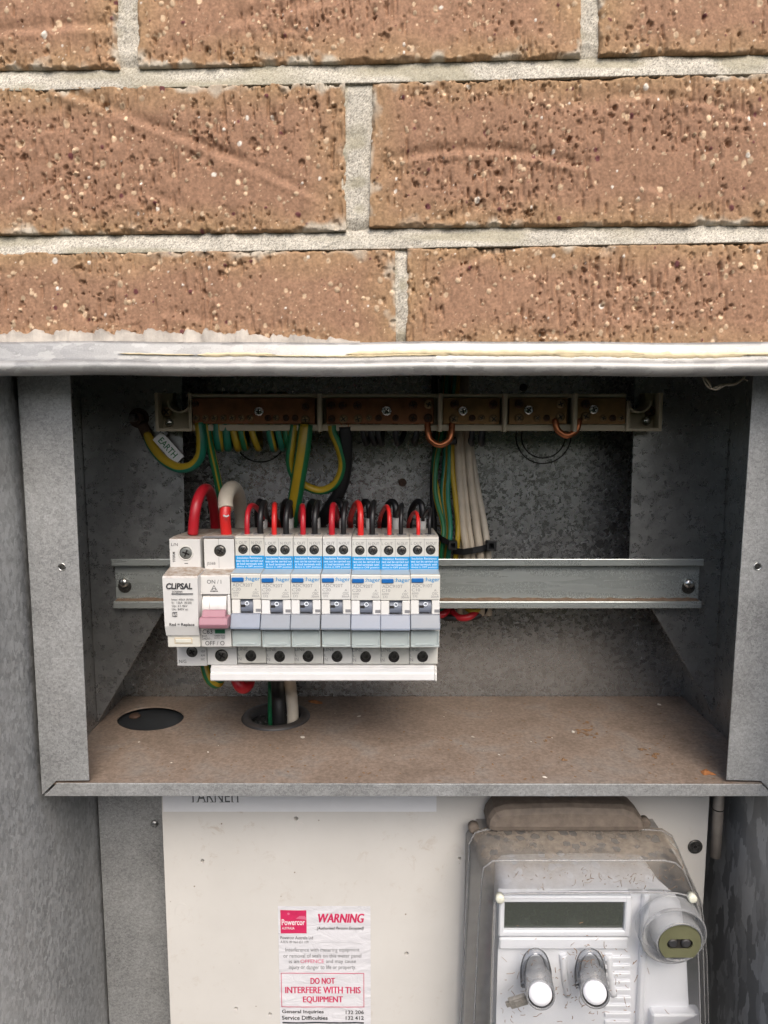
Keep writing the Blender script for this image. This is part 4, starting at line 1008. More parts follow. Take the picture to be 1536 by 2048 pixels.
# two clear button sleeves with white buttons
for px0, py0, px1, py1 in ((1071, 1926, 1081, 1990), (1180, 1926, 1190, 1987)):
    a = WM(px0 + 1, py0 + 6, 0.030); b = WM(px1, py1, -0.001); d = (b - a).normalized()
    mb = MB(); ru = 0.0083
    mb.lathe([(ru * 0.72, -0.004), (ru * 0.98, 0.004), (ru, (b - a).length), (ru * 0.93, (b - a).length + 0.0006), (ru * 0.86, (b - a).length)], a, d, 28, cap0=False, cap1=False)
    sl = build('button_sleeve', mb, M_clear2, meter, label='clear tube over a white button')
    mb = MB(); L_ = (b - a).length
    mb.lathe([(ru * 0.78, L_ - 0.004), (ru * 0.80, L_ - 0.0012), (ru * 0.76, L_ - 0.0004), (ru * 0.5, L_ - 0.0001), (0.0001, L_)], a, d, 28, cap1=False)
    build('button', mb, M_meterw, sl)
    # raised horseshoe rim on the cover round the sleeve
    mb = MB(); pts = [WM(px0 - 24, py0 + 46, 0.018), WM(px0 - 25, py0 + 14, 0.0175), WM(px0 - 17, py0 - 14, 0.018), WM(px0, py0 - 24, 0.0185), WM(px0 + 17, py0 - 14, 0.018), WM(px0 + 26, py0 + 14, 0.0175), WM(px0 + 27, py0 + 46, 0.018)]
    mb.tube(pts, 0.0017, 10); build('sleeve_rim', mb, clear('rim_plastic_%d' % px0, (0.80, 0.81, 0.83), 0.2), meter)
# optical port
c = WM(1347, 1872, 0.012); R1 = RM(66, 1872, 0.012)
mb = MB(); mb.lathe([(R1 * 1.0, -0.010), (R1 * 1.0, 0.0005), (R1 * 0.965, 0.0013), (R1 * 0.93, 0.0005), (R1 * 0.93, -0.002), (R1 * 0.80, -0.0032)], c, (0, -1, -0.12), 48, cap0=False, cap1=False)
port = build('optical_port', mb, M_clear2, meter, label='round clear port collar at the right of the display')
c2 = WM(1358, 1883, 0.010); R2 = RM(45, 1883, 0.010)
mb = MB(); mb.lathe([(R2 * 1.08, -0.010), (R2 * 1.05, 0.001), (R2 * 0.98, 0.0014), (R2 * 0.95, 0.0)], c2, (0, -1, -0.12), 40, cap0=False, cap1=False); build('inner_collar', mb, M_clear2, port)
mb = MB(); pl = []
for k in range(33):
    t = radians(-48 + k * (276 / 32)); pl.append((c2.x + R2 * 0.93 * cos(t), c2.z + R2 * 0.93 * sin(t)))
slot = []
for k in range(24):
    t = 2 * pi * k / 24; a = 0.0032; slot.append((c2.x + (0.0042 if cos(t) > 0 else -0.0042) + a * cos(t), c2.z - 0.0006 + a * sin(t)))
pp = plate('port_plate', pl, [slot], 0.0085, 0.0095, M_olplate, port, label='olive metal disc with a slot')
mb = MB(); mb.box(c2.x - 0.008, c2.x + 0.008, 0.0102, 0.0112, c2.z - 0.0045, c2.z + 0.0035)
for dx in (-0.0038, 0.0038): mb.lathe([(0.0028, 0), (0.0028, 0.0008), (0.0018, 0.0016)], (c2.x + dx, 0.0102, c2.z - 0.0006), n=16, m=1)
build('port_window', mb, [M_hole, M_rubber], port)
for px, py in ((1000, 1798), (1385, 1797)):
    mb = MB(); mb.lathe([(0.0026, -0.003), (0.0026, 0.0008), (0.0018, 0.0014), (0.0001, 0.0014)], WM(px, py, 0.0185), n=18, cap1=False); build('cover_stud', mb, plain('stud_plastic_%d' % px, (0.62, 0.62, 0.52), 0.3), meter)
# wire seal and lead tag hanging from the left sleeve
meter.location.y += DM
sealt = thing('seal_tag', WM(1047, 2000, 0.005), 'small grey lead seal tag wired to the left meter button', 'seal')
a = WM(1016, 2008, 0.006); b = WM(1056, 1996, 0.005); d = (b - a)
mb = MB(); ux = d.normalized(); uz = Vector((0, -1, 0)).cross(ux)
def obox(mb, c, ux, uz, lx, lz, ly, m=0):
    uy = Vector((0, 1, 0)); v = [c + ux * sx * lx + uy * sy * ly + uz * sz * lz for sx in (-1, 1) for sy in (-1, 1) for sz in (-1, 1)]
    mb.add(v, [(0, 1, 3, 2), (4, 6, 7, 5), (0, 4, 5, 1), (2, 3, 7, 6), (0, 2, 6, 4), (1, 5, 7, 3)], m)
obox(mb, (a + b) / 2, ux, uz, d.length * 0.42, 0.0030, 0.0013); obox(mb, (a + b) / 2 - Vector((0, 0.0014, 0)), ux, uz, d.length * 0.2, 0.0017, 0.0003); obox(mb, a, ux, uz, 0.0012, 0.0014, 0.001)
build('tag', mb, M_tagm, sealt, bevel=0.0005)
mb = MB(); q = WM(1081, 1998, 0.002)
mb.tube([b, WM(1070, 1997, 0.0025), WM(1082, 2003, 0.0015), WM(1100, 2000, 0.0025), WM(1104, 1990, 0.006)], 0.0007, 8); build('seal_wire', mb, M_tagm, sealt)
sealt.location.y += DM
# plant debris caught on the cover
mb = MB(); r = random.Random(21)
for i in range(300):
    reg = r.random()
    if reg < 0.35: px, py = r.gauss(1100, 70), r.gauss(1985, 42)
    elif reg < 0.6: px, py = r.gauss(1195, 40), r.gauss(1950, 45)
    elif reg < 0.85: px, py = r.uniform(1010, 1370), r.gauss(1752, 12)
    else: px, py = r.uniform(1000, 1280), r.uniform(1900, 2046)
    if not (1000 < px < 1372 and 1730 < py < 2048): continue
    Y = 0.0185 if py > 1790 else 0.0195 + (1790 - py) / 60 * 0.021
    c = WM(px, py, Y - 0.0004); a = r.uniform(0, pi); L_ = 0.0005 + 0.0022 * r.random() ** 2.5; dv = Vector((cos(a), 0, sin(a))) * L_
    mb.tube([c - dv, c + Vector((r.uniform(-1, 1), -0.3, r.uniform(-1, 1))) * L_ * 0.4, c + dv], r.uniform(0.00010, 0.00024), 4, sub=3)
build('plant_debris', mb, M_debris, None, kind='stuff', label='fine brown plant fibres stuck to the meter cover', cat='debris')
bpy.data.objects['plant_debris'].location.y += DM

# ------------------------------------------------------------------ mounting rail
YR = 0.093
xl, xr_ = XX(222, 1120, YR), XX(1408, 1120, YR)
z1, z0 = ZZ(1118, YR), ZZ(1217, YR); t = 0.0011; lipw = 0.0048; yb = YP - 0.0003
rail = thing('mounting_rail', ((xl + xr_) / 2, YR, z0), 'long zinc plated steel rail that carries the row of breakers', 'rail')
prof = [(YR, z1), (YR, z1 - lipw), (yb - t, z1 - lipw), (yb - t, z0 + lipw), (YR, z0 + lipw), (YR, z0), (YR + t, z0), (YR + t, z0 + lipw - t), (yb, z0 + lipw - t), (yb, z1 - lipw + t), (YR + t, z1 - lipw + t), (YR + t, z1)]
mb = MB(); mb.prism_x(prof, xl, xr_)
build('rail_profile', mb, G_rail, rail, bevel=0.0004)
M_dirt = plain('brown_dust', (0.20, 0.135, 0.09), 0.95, var=0.3, vscale=400, bumpd=0.0004)
mb = MB(); n_ = 120; v = []; r = random.Random(4)
for i in range(n_ + 1):
    x = xl + 0.001 + (xr_ - xl - 0.002) * i / n_; k = 0.0004 + 0.0005 * r.random() + 0.0006 * max(0, cos((x - 0.02) * 9)) * 0
    v += [(x, YR + 0.0012, z0 + lipw + 0.0001), (x, (YR + yb) / 2, z0 + lipw + k), (x, yb - t - 0.0002, z0 + lipw + k * 1.8)]
mb.add(v, [[i * 3 + k, i * 3 + 3 + k, i * 3 + 4 + k, i * 3 + 1 + k] for i in range(n_) for k in (0, 1)], 0, True)
build('settled_dust', mb, M_dirt, rail, label='brown dust settled in the lower fold')
for px, py in ((249, 1164), (1376, 1166)):
    c = W(px, py, yb - t); mb = MB(); mb.lathe([(0.0046, 0), (0.0046, 0.0006)], c + Vector((0.0002, 0, -0.003)), n=20, m=1)
    mb.lathe([(0.0036, 0.0005), (0.0036, 0.0016), (0.0029, 0.0030), (0.0014, 0.0037), (0.0001, 0.0038)], c, n=20, m=0, cap1=False)
    build('rail_screw', mb, [M_steel, M_dsteel], rail)

# ------------------------------------------------------------------ breakers
SHY, NOY, BKY = 0.035, 0.020, 0.0915     # shoulder face, nose face, back
ZT = ZZ(1074, SHY); ZBm = ZZ(1330, SHY)
XB0 = XX(461, 1180, NOY); XB1 = XX(881.5, 1180, NOY); PIT = (XB1 - XB0) / 7
def recess(mb, c, r, mh=1, ms=2, ang=0.4, sr=0.86, rim=0):
    """terminal hole with a dark screw head inside"""
    mb.lathe([(r * 1.08, 0.00005), (r, 0.0001), (r * 0.98, -0.0003)], c, n=22, m=rim, cap0=False, cap1=False)
    mb.lathe([(r * 0.99, 0.00008), (r * 0.97, 0.00009), (0.0001, 0.00009)], c, n=22, m=mh, cap0=False, cap1=False)
    if ms is not None: screw(mb, Vector(c) + Vector((r * 0.06, -0.0001, -r * 0.03)), r * sr, ang, ms, mh, h=0.0006, n=16)
def hole_cut(prof): return prof
def make_rcbo(kind, loc):
    name, model, cur = kind
    lab = None
    xc = XB0 + PIT / 2
    root = thing('circuit_breaker', (xc, BKY, ZBm), 'x', 'circuit breaker', 'row of seven matching circuit breakers')
    x0, x1 = XB0 + 0.00012, XB0 + PIT - 0.00012
    zA = ZZ(1139.5, SHY); zN1 = ZZ(1151, NOY); zN0 = ZZ(1201, NOY); zlo = ZZ(1295, SHY)
    ydeep = NOY + 0.0035
    mb = MB()
    prof = [(BKY, ZT - 0.003), (SHY + 0.006, ZT), (SHY + 0.001, ZT - 0.0002), (SHY, ZT - 0.0014), (SHY, zA), (NOY + 0.0004, zN1 + 0.0002), (NOY, zN1 - 0.0005), (NOY, zN0), (ydeep, zN0 - 0.0002), (ydeep, ZZ(1260, ydeep)), (NOY + 0.0012, ZZ(1262, NOY)), (NOY + 0.0012, ZZ(1294, NOY + 0.0012)), (SHY, ZZ(1295, SHY) + 0.0004), (SHY, ZBm + 0.0008), (SHY + 0.0008, ZBm), (BKY, ZBm)]
    mb.prism_x(prof, x0, x1)
    body = build('housing', mb, M_white, root, bevel=0.00035)
    P = lambda px, py, Y: W(px, py, Y)
    # seams
    mb = MB(); xm = (x0 + x1) / 2
    mb.box(xm - 0.00008, xm + 0.00008, SHY - 0.00006, SHY + 0.001, ZZ(1113, SHY), ZT - 0.001); mb.box(xm - 0.00008, xm + 0.00008, SHY - 0.00006, SHY + 0.001, ZBm + 0.0005, ZBm + 0.004)
    mb.box(x0, x1, SHY - 0.00006, SHY + 0.001, ZZ(1079.2, SHY), ZZ(1078.5, SHY))
    build('seam', mb, M_print, body)
    # wire entries on the top
    mb = MB()
    for fx in (0.29, 0.73):
        cx = x0 + (x1 - x0) * fx
        for yy in (0.0425,):
            mb.box(cx - 0.0030, cx + 0.0030, yy - 0.001, yy + 0.006, ZT - 0.0012, ZT + 0.00012 - (yy - 0.041) * 0.05)
        mb.box(cx - 0.0022, cx - 0.0004, 0.0385, 0.0395, ZT - 0.0005, ZT + 0.0001)
    build('wire_entry', mb, M_print, root)
    for px in (485.3, 511.3):
        mb = MB(); recess(mb, P(px, 1100.8, SHY), RR(9, 1100, SHY), 0, 1, ang=random.random() * 3, rim=0)
        build('terminal_screw', mb, [M_hole, M_dsteel], root)
    mb = MB(); recess(mb, P(501.5, 1314.5, SHY), RR(10.2, 1314, SHY), 0, None, rim=0); mb.lathe([(RR(8.5, 1314, SHY), 0.0001), (RR(6, 1314, SHY), 0.0002), (0.0001, 0.0002)], P(502, 1310.5, SHY), n=18, m=1, cap0=False, cap1=False)
    build('terminal_screw', mb, [M_hole, M_dsteel], root)
    # blue notice label
    mb = MB(); zb0, zb1 = ZZ(1139.0, SHY), ZZ(1113.5, SHY); mb.box(x0 + 0.00005, x1 - 0.00005, SHY - 0.00022, SHY, zb0, zb1)
    labo = build('notice_label', mb, M_bluelab, root)
    mb = MB(); hh = (zb1 - zb0)
    for k, s in enumerate(('Insulation Resistance', 'test can be carried out', 'at load terminals with', 'device in OFF position')):
        zc = zb1 - hh * (0.17 + 0.23 * k); ind = (0.0012, 0.0006, 0.0010, 0.0008)[k]
        text(mb, s, x0 + ind, x1 - ind, zc - hh * 0.085, zc + hh * 0.085, SHY - 0.0003)
    build('lettering', mb, M_inkw, labo)
    # pale slope under it
    mb = MB(); mb.add([(x0 + 0.0002, SHY - 0.0001, zA + 0.00015), (x1 - 0.0002, SHY - 0.0001, zA + 0.00015), (x1 - 0.0002, NOY + 0.0004, zN1 + 0.0004), (x0 + 0.0002, NOY + 0.0004, zN1 + 0.0004)], [(0, 1, 2, 3)])
    build('pale_cover', mb, M_paleblue, root)
    # indicator tab
    mb = MB(); mb.box(XX(462.7, 1161, NOY), XX(487, 1161, NOY), NOY - 0.0009, NOY, ZZ(1166.3, NOY), ZZ(1157.5, NOY), 0.0004); build('indicator_tab', mb, M_bluetab, root)
    # print
    mb = MB(); textpx(mb, ':hager', 489, 519.5, 1156, 1166.5, NOY, bold=0.012); build('brand_mark', mb, M_inkb, root)
    mb = MB()
    textpx(mb, model, 464.4, 505.3, 1169.5, 1176, NOY); textpx(mb, cur, 464, 480.5, 1178, 1184, NOY)
    textpx(mb, '6000', 464.6, 477.6, 1186, 1190, NOY); textpx(mb, '[3]', 467, 475, 1191.5, 1196, NOY)
    textpx(mb, 'A', 508.5, 513.5, 1179.5, 1184, NOY); textpx(mb, 'OSC', 505, 517, 1185.5, 1191, NOY); textpx(mb, '30mA', 503, 518.5, 1192.2, 1196.4, NOY)
    build('rating_print', mb, M_print, root); mb = MB()
    textpx(mb, 'L OUT', 471.4, 493.2, 1084.8, 1090.4, SHY); textpx(mb, 'N OUT', 502, 523.4, 1084.8, 1090.4, SHY)
    build('terminal_print', mb, M_print, root); mb = MB()
    textpx(mb, 'LINE', 475, 495, 1296.4, 1303, SHY); textpx(mb, 'L', 476.4, 480.2, 1308.8, 1313.6, SHY); textpx(mb, 'IN', 475, 482.5, 1316.8, 1323.2, SHY)
    build('terminal_print', mb, M_print, root)
    # toggle bay
    mb = MB(); zt0, zt1 = ZZ(1232, NOY), ZZ(1202, NOY)
    mb.box(x0 + 0.0001, x0 + PIT * 0.285, NOY + 0.0004, ydeep + 0.001, zt0, zt1, 0.0004); mb.box(x0 + PIT * 0.715, x1 - 0.0001, NOY + 0.0004, ydeep + 0.001, zt0, zt1, 0.0004)
    build('toggle_cheek', mb, M_whiter, root)
    mb = MB(); mb.box(x1 - 0.0032, x1 - 0.00015, NOY + 0.00028, NOY + 0.0006, ZZ(1226.5, NOY), ZZ(1220.5, NOY)); build('lock_slot', mb, M_print, root)
    mb = MB(); xa_, xb_ = x0 + PIT * 0.295, x0 + PIT * 0.705
    pr = [(ydeep + 0.002, zt0 - 0.001)]
    for k in range(8):
        a = radians(-30 + 80 * k / 7); pr.append((ydeep + 0.004 - 0.0062 * cos(a), (zt0 + zt1) / 2 - 0.0005 + 0.0062 * sin(a)))
    pr.append((ydeep + 0.002, zt1)); mb.prism_x(pr, xa_, xb_)
    # lever flap
    zl1, zl0_ = ZZ(1231, 0.018), ZZ(1261.5, 0.0140)
    lv = [(0.0200, zl1 + 0.0003), (0.0180, zl1), (0.0142, zl0_ + 0.0012), (0.0140, zl0_), (0.0155, zl0_ - 0.0001), (0.0215, zl1 - 0.003)]
    tg = build('toggle', mb, M_togg, root)
    mb = MB(); mb.prism_x(lv, XB0 - 0.00015 + 0.0003, XB0 + PIT - 0.0002); build('lever', mb, M_lever, tg, bevel=0.0004)
    mb = MB(); xo = xa_ + (xb_ - xa_) * 0.52; zo = ZZ(1210.5, NOY)
    mb.lathe([(0.00135, 0.0), (0.00135, 0.00012), (0.0008, 0.00012), (0.0008, 0)], (xo, ydeep - 0.0024, zo), n=18, m=1, cap0=False, cap1=False)
    mb.box(xa_ + 0.0001, xa_ + 0.0028, ydeep - 0.0023, ydeep, ZZ(1218, NOY), ZZ(1213, NOY), 0, 0); mb.box(xa_ + 0.0002, xb_ - 0.0015, ydeep - 0.0016, ydeep, ZZ(1228.5, NOY), ZZ(1223.5, NOY), 0, 0)
    build('toggle_mark', mb, [M_hole, M_inkw], tg)
    # clear label holder
    mb = MB(); yl = NOY - 0.0004; zq1, zq0 = ZZ(1263, yl), ZZ(1294.5, yl)
    mb.box(x0 + 0.0003, x1 - 0.0003, yl, yl + 0.0008, zq0, zq1, 0.0002)
    mb.box(x0 + 0.0003, x0 + 0.0011, yl - 0.0006, yl + 0.0022, zq0, zq1, 0.0002); mb.box(x1 - 0.0011, x1 - 0.0003, yl - 0.0006, yl + 0.0022, zq0, zq1, 0.0002)
    mb.box(x0 + 0.0003, x1 - 0.0003, yl - 0.0010, yl + 0.0022, zq0 - 0.0002, zq0 + 0.0013, 0.0003); mb.box(x0 + 0.003, x1 - 0.003, yl - 0.0014, yl, zq0 + 0.0014, zq0 + 0.0019, 0.0002)
    build('label_holder', mb, M_aqua, root)
    return root
def copy_tree(o, dx=0.0, parent=None):
    c = o.copy(); COL.objects.link(c); c.parent = parent
    if parent is None: c.location.x += dx
    for ch in list(o.children): copy_tree(ch, 0, c)
    return c
rcA = make_rcbo(('hager', 'ADC920T', 'C20'), 0)
rcB = make_rcbo(('hager', 'ADC910T', 'C10'), 0); rcB.location.x += 5 * PIT
for ch in rcB.children_recursive: pass
brks = [rcA] + [copy_tree(rcA, k * PIT) for k in range(1, 5)] + [rcB, copy_tree(rcB, PIT)]
ordn = ['leftmost of the seven, beside the pink-levered switch, marked C20', 'second of the seven from the pink-levered switch, marked C20', 'third of the seven from the pink-levered switch, marked C20', 'fourth and middle one of the seven, marked C20', 'last of the five marked C20, beside the first C10', 'left one of the two marked C10', 'rightmost of the row, marked C10, beside the bare rail']
rj = random.Random(14)
for b_ in brks:
    b_.rotation_euler = (radians(rj.uniform(-0.5, 0.5)), radians(rj.uniform(-0.12, 0.12)), radians(rj.uniform(-0.2, 0.2))); b_.location.z += rj.uniform(-0.0003, 0.0003)
for b_, t_ in zip(brks, ordn): b_['label'] = 'blue-labelled breaker, ' + t_

# main switch with the pink lever
msx0, msx1 = XX(397.5, 1180, NOY), XB0 - 0.0002
ms = thing('main_switch', ((msx0 + msx1) / 2, BKY, ZBm), 'white main switch breaker with faded pink lever marked ON and OFF', 'main switch')
zA = ZZ(1137.5, SHY); zN1 = ZZ(1151, NOY)
mb = MB()
mb.prism_x([(BKY, ZT - 0.003), (SHY + 0.006, ZT), (SHY, ZT - 0.0012), (SHY, zA), (NOY + 0.0006, zN1 + 0.0003), (NOY, zN1 - 0.0006), (NOY, ZZ(1189, NOY)), (NOY + 0.0045, ZZ(1190, NOY)), (NOY + 0.0045, ZZ(1247, NOY)), (NOY, ZZ(1250, NOY)), (NOY + 0.0004, ZZ(1294, NOY)), (SHY, ZZ(1295, SHY)), (SHY, ZBm), (BKY, ZBm)], msx0 + 0.0001, msx1 - 0.0001)
hs = build('housing', mb, M_dustyw, ms, bevel=0.0004)
mb = MB(); xm = XX(437, 1090, SHY); mb.box(xm - 0.0001, xm + 0.0001, SHY - 0.00006, SHY + 0.001, zA + 0.0003, ZT - 0.0008); mb.box(msx0 + 0.0002, msx1 - 0.0002, SHY - 0.0004, SHY + 0.002, ZT - 0.0006, ZT + 0.0003, 0.0002)
build('seam', mb, M_print, hs)
for px, py, rp in ((440, 1101.5, 12), (443, 1311, 13)):
    mb = MB(); recess(mb, W(px, py, SHY), RR(rp, py, SHY), 0, 1, ang=1.0, rim=2); build('terminal_screw', mb, [M_hole, M_dsteel, M_white], ms)
mb = MB()
textpx(mb, 'JS36B', 414, 431, 1124, 1131, SHY); build('type_print', mb, M_ink, ms); mb = MB()
textpx(mb, 'OFF / O', 410.5, 449, 1282, 1290.5, NOY + 0.0002); textpx(mb, 'C63', 405, 424.8, 1258.8, 1267.8, NOY)
textpx(mb, '6kA', 404, 414.5, 1269.5, 1273.5, NOY); textpx(mb, '240V~', 404, 424.5, 1275, 1280, NOY + 0.0001); textpx(mb, 'GREEN FLAG', 429, 450, 1269.6, 1273, NOY); textpx(mb, 'INTO TRIP', 429, 450, 1274.6, 1278, NOY); build('rating_print', mb, M_ink, ms); mb = MB(); textpx(mb, 'ON / I', 414, 442.5, 1159.5, 1167.5, NOY)
p = W(428, 1178, NOY); 
for a in range(3):
    t0, t1 = radians(90 + 120 * a), radians(210 + 120 * a); R_ = 0.0027
    q0 = Vector((cos(t0), 0, sin(t0))) * R_; q1 = Vector((cos(t1), 0, sin(t1))) * R_
    c = p + Vector((0, -0.00008, -0.0003)); mb.add([c + q0, c + q1, c + q1 * 0.78, c + q0 * 0.78], [(0, 1, 2, 3)])
mb.lathe([(0.0010, 0), (0.0007, 0)], p + Vector((0, -0.00008, -0.0004)), n=14, cap0=False, cap1=False)
build('switch_print', mb, M_ink, ms)
mb = MB(); mb.box(XX(430, 1263, NOY), XX(450, 1263, NOY), NOY - 0.0001, NOY + 0.0004, ZZ(1267, NOY), ZZ(1259, NOY)); build('trip_flag', mb, M_green, ms)
mb = MB(); xa_, xb_ = XX(405, 1205, NOY), XX(453, 1205, NOY)
pr = [(NOY + 0.006, ZZ(1248, NOY))]
for k in range(11):
    a = radians(-48 + 96 * k / 10); pr.append((NOY + 0.0062 - 0.0078 * cos(a), ZZ(1213, NOY) + 0.0078 * sin(a)))
pr.append((NOY + 0.006, ZZ(1188, NOY)))
mb.prism_x(pr, xa_, xa_ + (xb_ - xa_) * 0.31); mb.prism_x(pr, xa_ + (xb_ - xa_) * 0.69, xb_)
mb.prism_x([(y + 0.0007, z) for y, z in pr], xa_ + (xb_ - xa_) * 0.312, xa_ + (xb_ - xa_) * 0.688)
mb.box(msx0 + 0.0001, xa_ - 0.0004, NOY - 0.0004, NOY + 0.005, ZZ(1245, NOY), ZZ(1190, NOY), 0.0006); mb.box(xb_ + 0.0004, msx1 - 0.0002, NOY - 0.0004, NOY + 0.005, ZZ(1245, NOY), ZZ(1190, NOY), 0.0006)
tg = build('toggle_barrel', mb, M_whiter, ms, bevel=0.0002)
mb = MB(); z1_, z0_ = ZZ(1221, 0.013), ZZ(1257, 0.008)
mb.prism_x([(0.0175, z1_ - 0.0005), (0.0140, z1_), (0.0115, ZZ(1234, 0.0115)), (0.0120, ZZ(1238, 0.011)), (0.020, ZZ(1246, 0.018))], XX(404, 1228, 0.013), XX(451, 1228, 0.013))
mb.prism_x([(0.0180, ZZ(1234, 0.0125)), (0.0095, ZZ(1236, 0.0095)), (0.0078, ZZ(1250, 0.0078)), (0.0090, ZZ(1257.5, 0.0090)), (0.020, ZZ(1250, 0.02))], XX(398, 1245, 0.009), XX(455, 1245, 0.009))
build('lever', mb, M_pink, tg, bevel=0.0005, label='faded pink lever')

# surge arrester
SAY, SNY = 0.033, 0.012
sx0_, sx1_ = XX(339, 1105, SAY), XX(400.5, 1105, SAY); nx0, nx1 = XX(325.5, 1180, SNY), XX(395.5, 1180, SNY)
sa = thing('surge_arrester', ((sx0_ + sx1_) / 2, BKY, ZBm), 'white surge protector module at the left end of the breaker row', 'surge protector')
zT2 = ZZ(1077, SAY); zs = ZZ(1136, SAY); lx0_, lx1_ = XX(354, 1312, SAY + 0.004), XX(414, 1312, SAY + 0.004)
mb = MB(); mb.prism_x([(BKY, zT2 - 0.003), (SAY + 0.008, zT2), (SAY, zT2 - 0.0003), (SAY, zs), (SAY, zs - 0.03), (BKY, zs - 0.03)], sx0_, sx1_)
mb.prism_x([(BKY, zs - 0.0301), (SAY + 0.004, zs - 0.0301), (SAY + 0.004, ZZ(1332, SAY + 0.004)), (BKY, ZZ(1332, SAY + 0.004))], lx0_, lx1_)
build('base_block', mb, M_dustyw, sa, bevel=0.0004)
def nose(mb, x0, x1, Y, zt, zbt, yb, xb0, xb1, round_=0.0012):
    v = []
    for (a, b, y, z) in ((sx0_, sx1_, SAY - 0.0001, zt + 0.0012), (x0, x1, Y + 0.0008, zt), (x0, x1, Y, zt - 0.001), (x0 + (xb0 - x0) * 0.9, x1 + (xb1 - x1) * 0.9, Y + 0.0012, zbt + 0.006), (xb0, xb1, Y + 0.0032, zbt), (xb0, xb1, SAY + 0.001, zbt)):
        v += [(a, y, z), (b, y, z)]
    n2 = len(v) // 2; F = [[2 * i, 2 * i + 1, 2 * i + 3, 2 * i + 2] for i in range(n2 - 1)]
    back_ = []
    for (a, b, y, z) in ((sx0_, sx1_, SAY - 0.0001, zt + 0.0012), (x0, x1, SAY - 0.0001, zt), (x0, x1, SAY - 0.0001, zt - 0.001), (x0, x1, SAY - 0.0001, zbt + 0.006), (xb0, xb1, SAY - 0.0001, zbt), (xb0, xb1, SAY + 0.001, zbt)):
        back_ += [(a, y, z), (b, y, z)]
    o = len(v); v += back_
    for i in range(n2 - 1):
        F.append([2 * i, 2 * i + 2, o + 2 * i + 2, o + 2 * i]); F.append([2 * i + 1, o + 2 * i + 1, o + 2 * i + 3, 2 * i + 3])
    mb.add(v, F)
mb = MB(); nose(mb, nx0, nx1, SNY, ZZ(1152.5, SNY), ZZ(1271, SNY + 0.0032), SAY, XX(331, 1265, SNY + 0.002), XX(398, 1265, SNY + 0.002))
cart = build('cartridge', mb, M_dustyw, sa, bevel=0.0006)
mb = MB(); yl = SNY + 0.0042; mb.box(XX(335, 1283, yl), XX(400, 1283, yl), yl, SAY + 0.003, ZZ(1295, yl), ZZ(1270, yl), 0.0005)
build('cartridge_foot', mb, M_white, sa)
mb = MB(); mb.box(XX(349, 1281, yl), XX(385, 1281, yl), yl - 0.0004, yl + 0.0005, ZZ(1287.5, yl), ZZ(1275, yl), 0.0003); build('latch', mb, M_cream, sa)
mb = MB(); mb.box(XX(351, 1281, yl), XX(383, 1281, yl), yl - 0.0006, yl, ZZ(1285, yl), ZZ(1277.5, yl), 0.0003); build('latch_window', mb, plain('pale_latch', (0.56, 0.56, 0.50), 0.5), sa)
mb = MB(); recess(mb, W(371.5, 1106, SAY), RR(12.5, 1106, SAY), 0, 1, ang=1.2, rim=2, sr=0.95); mb.lathe([(RR(15.5, 1106, SAY), 0), (RR(15, 1106, SAY), 0.0004), (RR(12.6, 1106, SAY), 0.0004), (RR(12.4, 1106, SAY), 0)], W(371.5, 1106, SAY), n=28, m=2, cap0=False, cap1=False)
build('terminal_screw', mb, [M_hole, plain('grey_screw', (0.20, 0.21, 0.20), 0.45, metal=0.7, var=0.2), M_white], sa)
mb = MB(); recess(mb, W(384, 1303.5, SAY + 0.004), RR(11.5, 1303, SAY), 0, 1, ang=0.5, rim=2); build('terminal_screw', mb, [M_hole, M_dsteel, M_white], sa)
mb = MB(); yl_ = SNY + 0.0004
def sat(s, a, b, c, d, m=0, **kw):
    py = (c + d) / 2; f = max(0, min(1, (py - 1160) / 100)); textpx(mb, s, a, b, c, d, SNY + 0.0011 * f - 0.0002, m, **kw)
sat('CLIPSAL', 332, 384.5, 1166, 1178.5, bold=0.035, shear=0.12); sat('970PM', 344, 364.5, 1181.5, 1186); sat('Imax: 40kA (8/20)', 343, 386.5, 1197, 1202); sat('In:  15kA  (8/20)', 343.5, 383, 1203, 1208.5); sat('Up: ±1.4kV', 344, 375, 1209.5, 1215); sat('Un: 340V ac', 344, 376, 1216, 1220.5); sat('T2', 347, 351.5, 1226.5, 1231.5); sat('Red = Replace', 339, 389, 1246, 1253.5, bold=0.016)
a_, b_2 = W(343, 1187, SNY), W(386, 1188, SNY); mb.box(a_.x, b_2.x, SNY - 0.00035, SNY + 0.0004, b_2.z, a_.z)
for a1_, b1_, c1_, d1_ in ((344.5, 353.5, 1225, 1225.7), (344.5, 353.5, 1233, 1233.7), (344.5, 345.2, 1225, 1233.7), (352.8, 353.5, 1225, 1233.7)):
    p_, q_ = W(a1_, c1_, SNY), W(b1_, d1_, SNY); mb.box(p_.x, q_.x, SNY + 0.0004, SNY + 0.0012, q_.z, p_.z)
build('rating_print', mb, M_ink, sa); mb = MB()
textpx(mb, 'L/N', 342.3, 355.5, 1086, 1092, SAY); textpx(mb, '—', 369, 376, 1126, 1127.4, SAY)
zc_, xc_ = ZZ(1114, SAY), XX(348, 1114, SAY); text(mb, '970RM', xc_ - 0.0031, xc_ + 0.0031, zc_ - 0.0008, zc_ + 0.0008, SAY - 0.0001, rot=radians(90), bold=0.01)
build('terminal_print', mb, M_ink, sa); mb = MB(); textpx(mb, 'N/G', 358.6, 372.6, 1319.5, 1326, SAY + 0.004)
for k, yy in enumerate((1301, 1309, 1316.5)): textpx(mb, ('YDP', 'RM', 'IEC')[k], 402, 410, yy, yy + 4, SAY + 0.004)
build('terminal_print', mb, M_ink, sa)

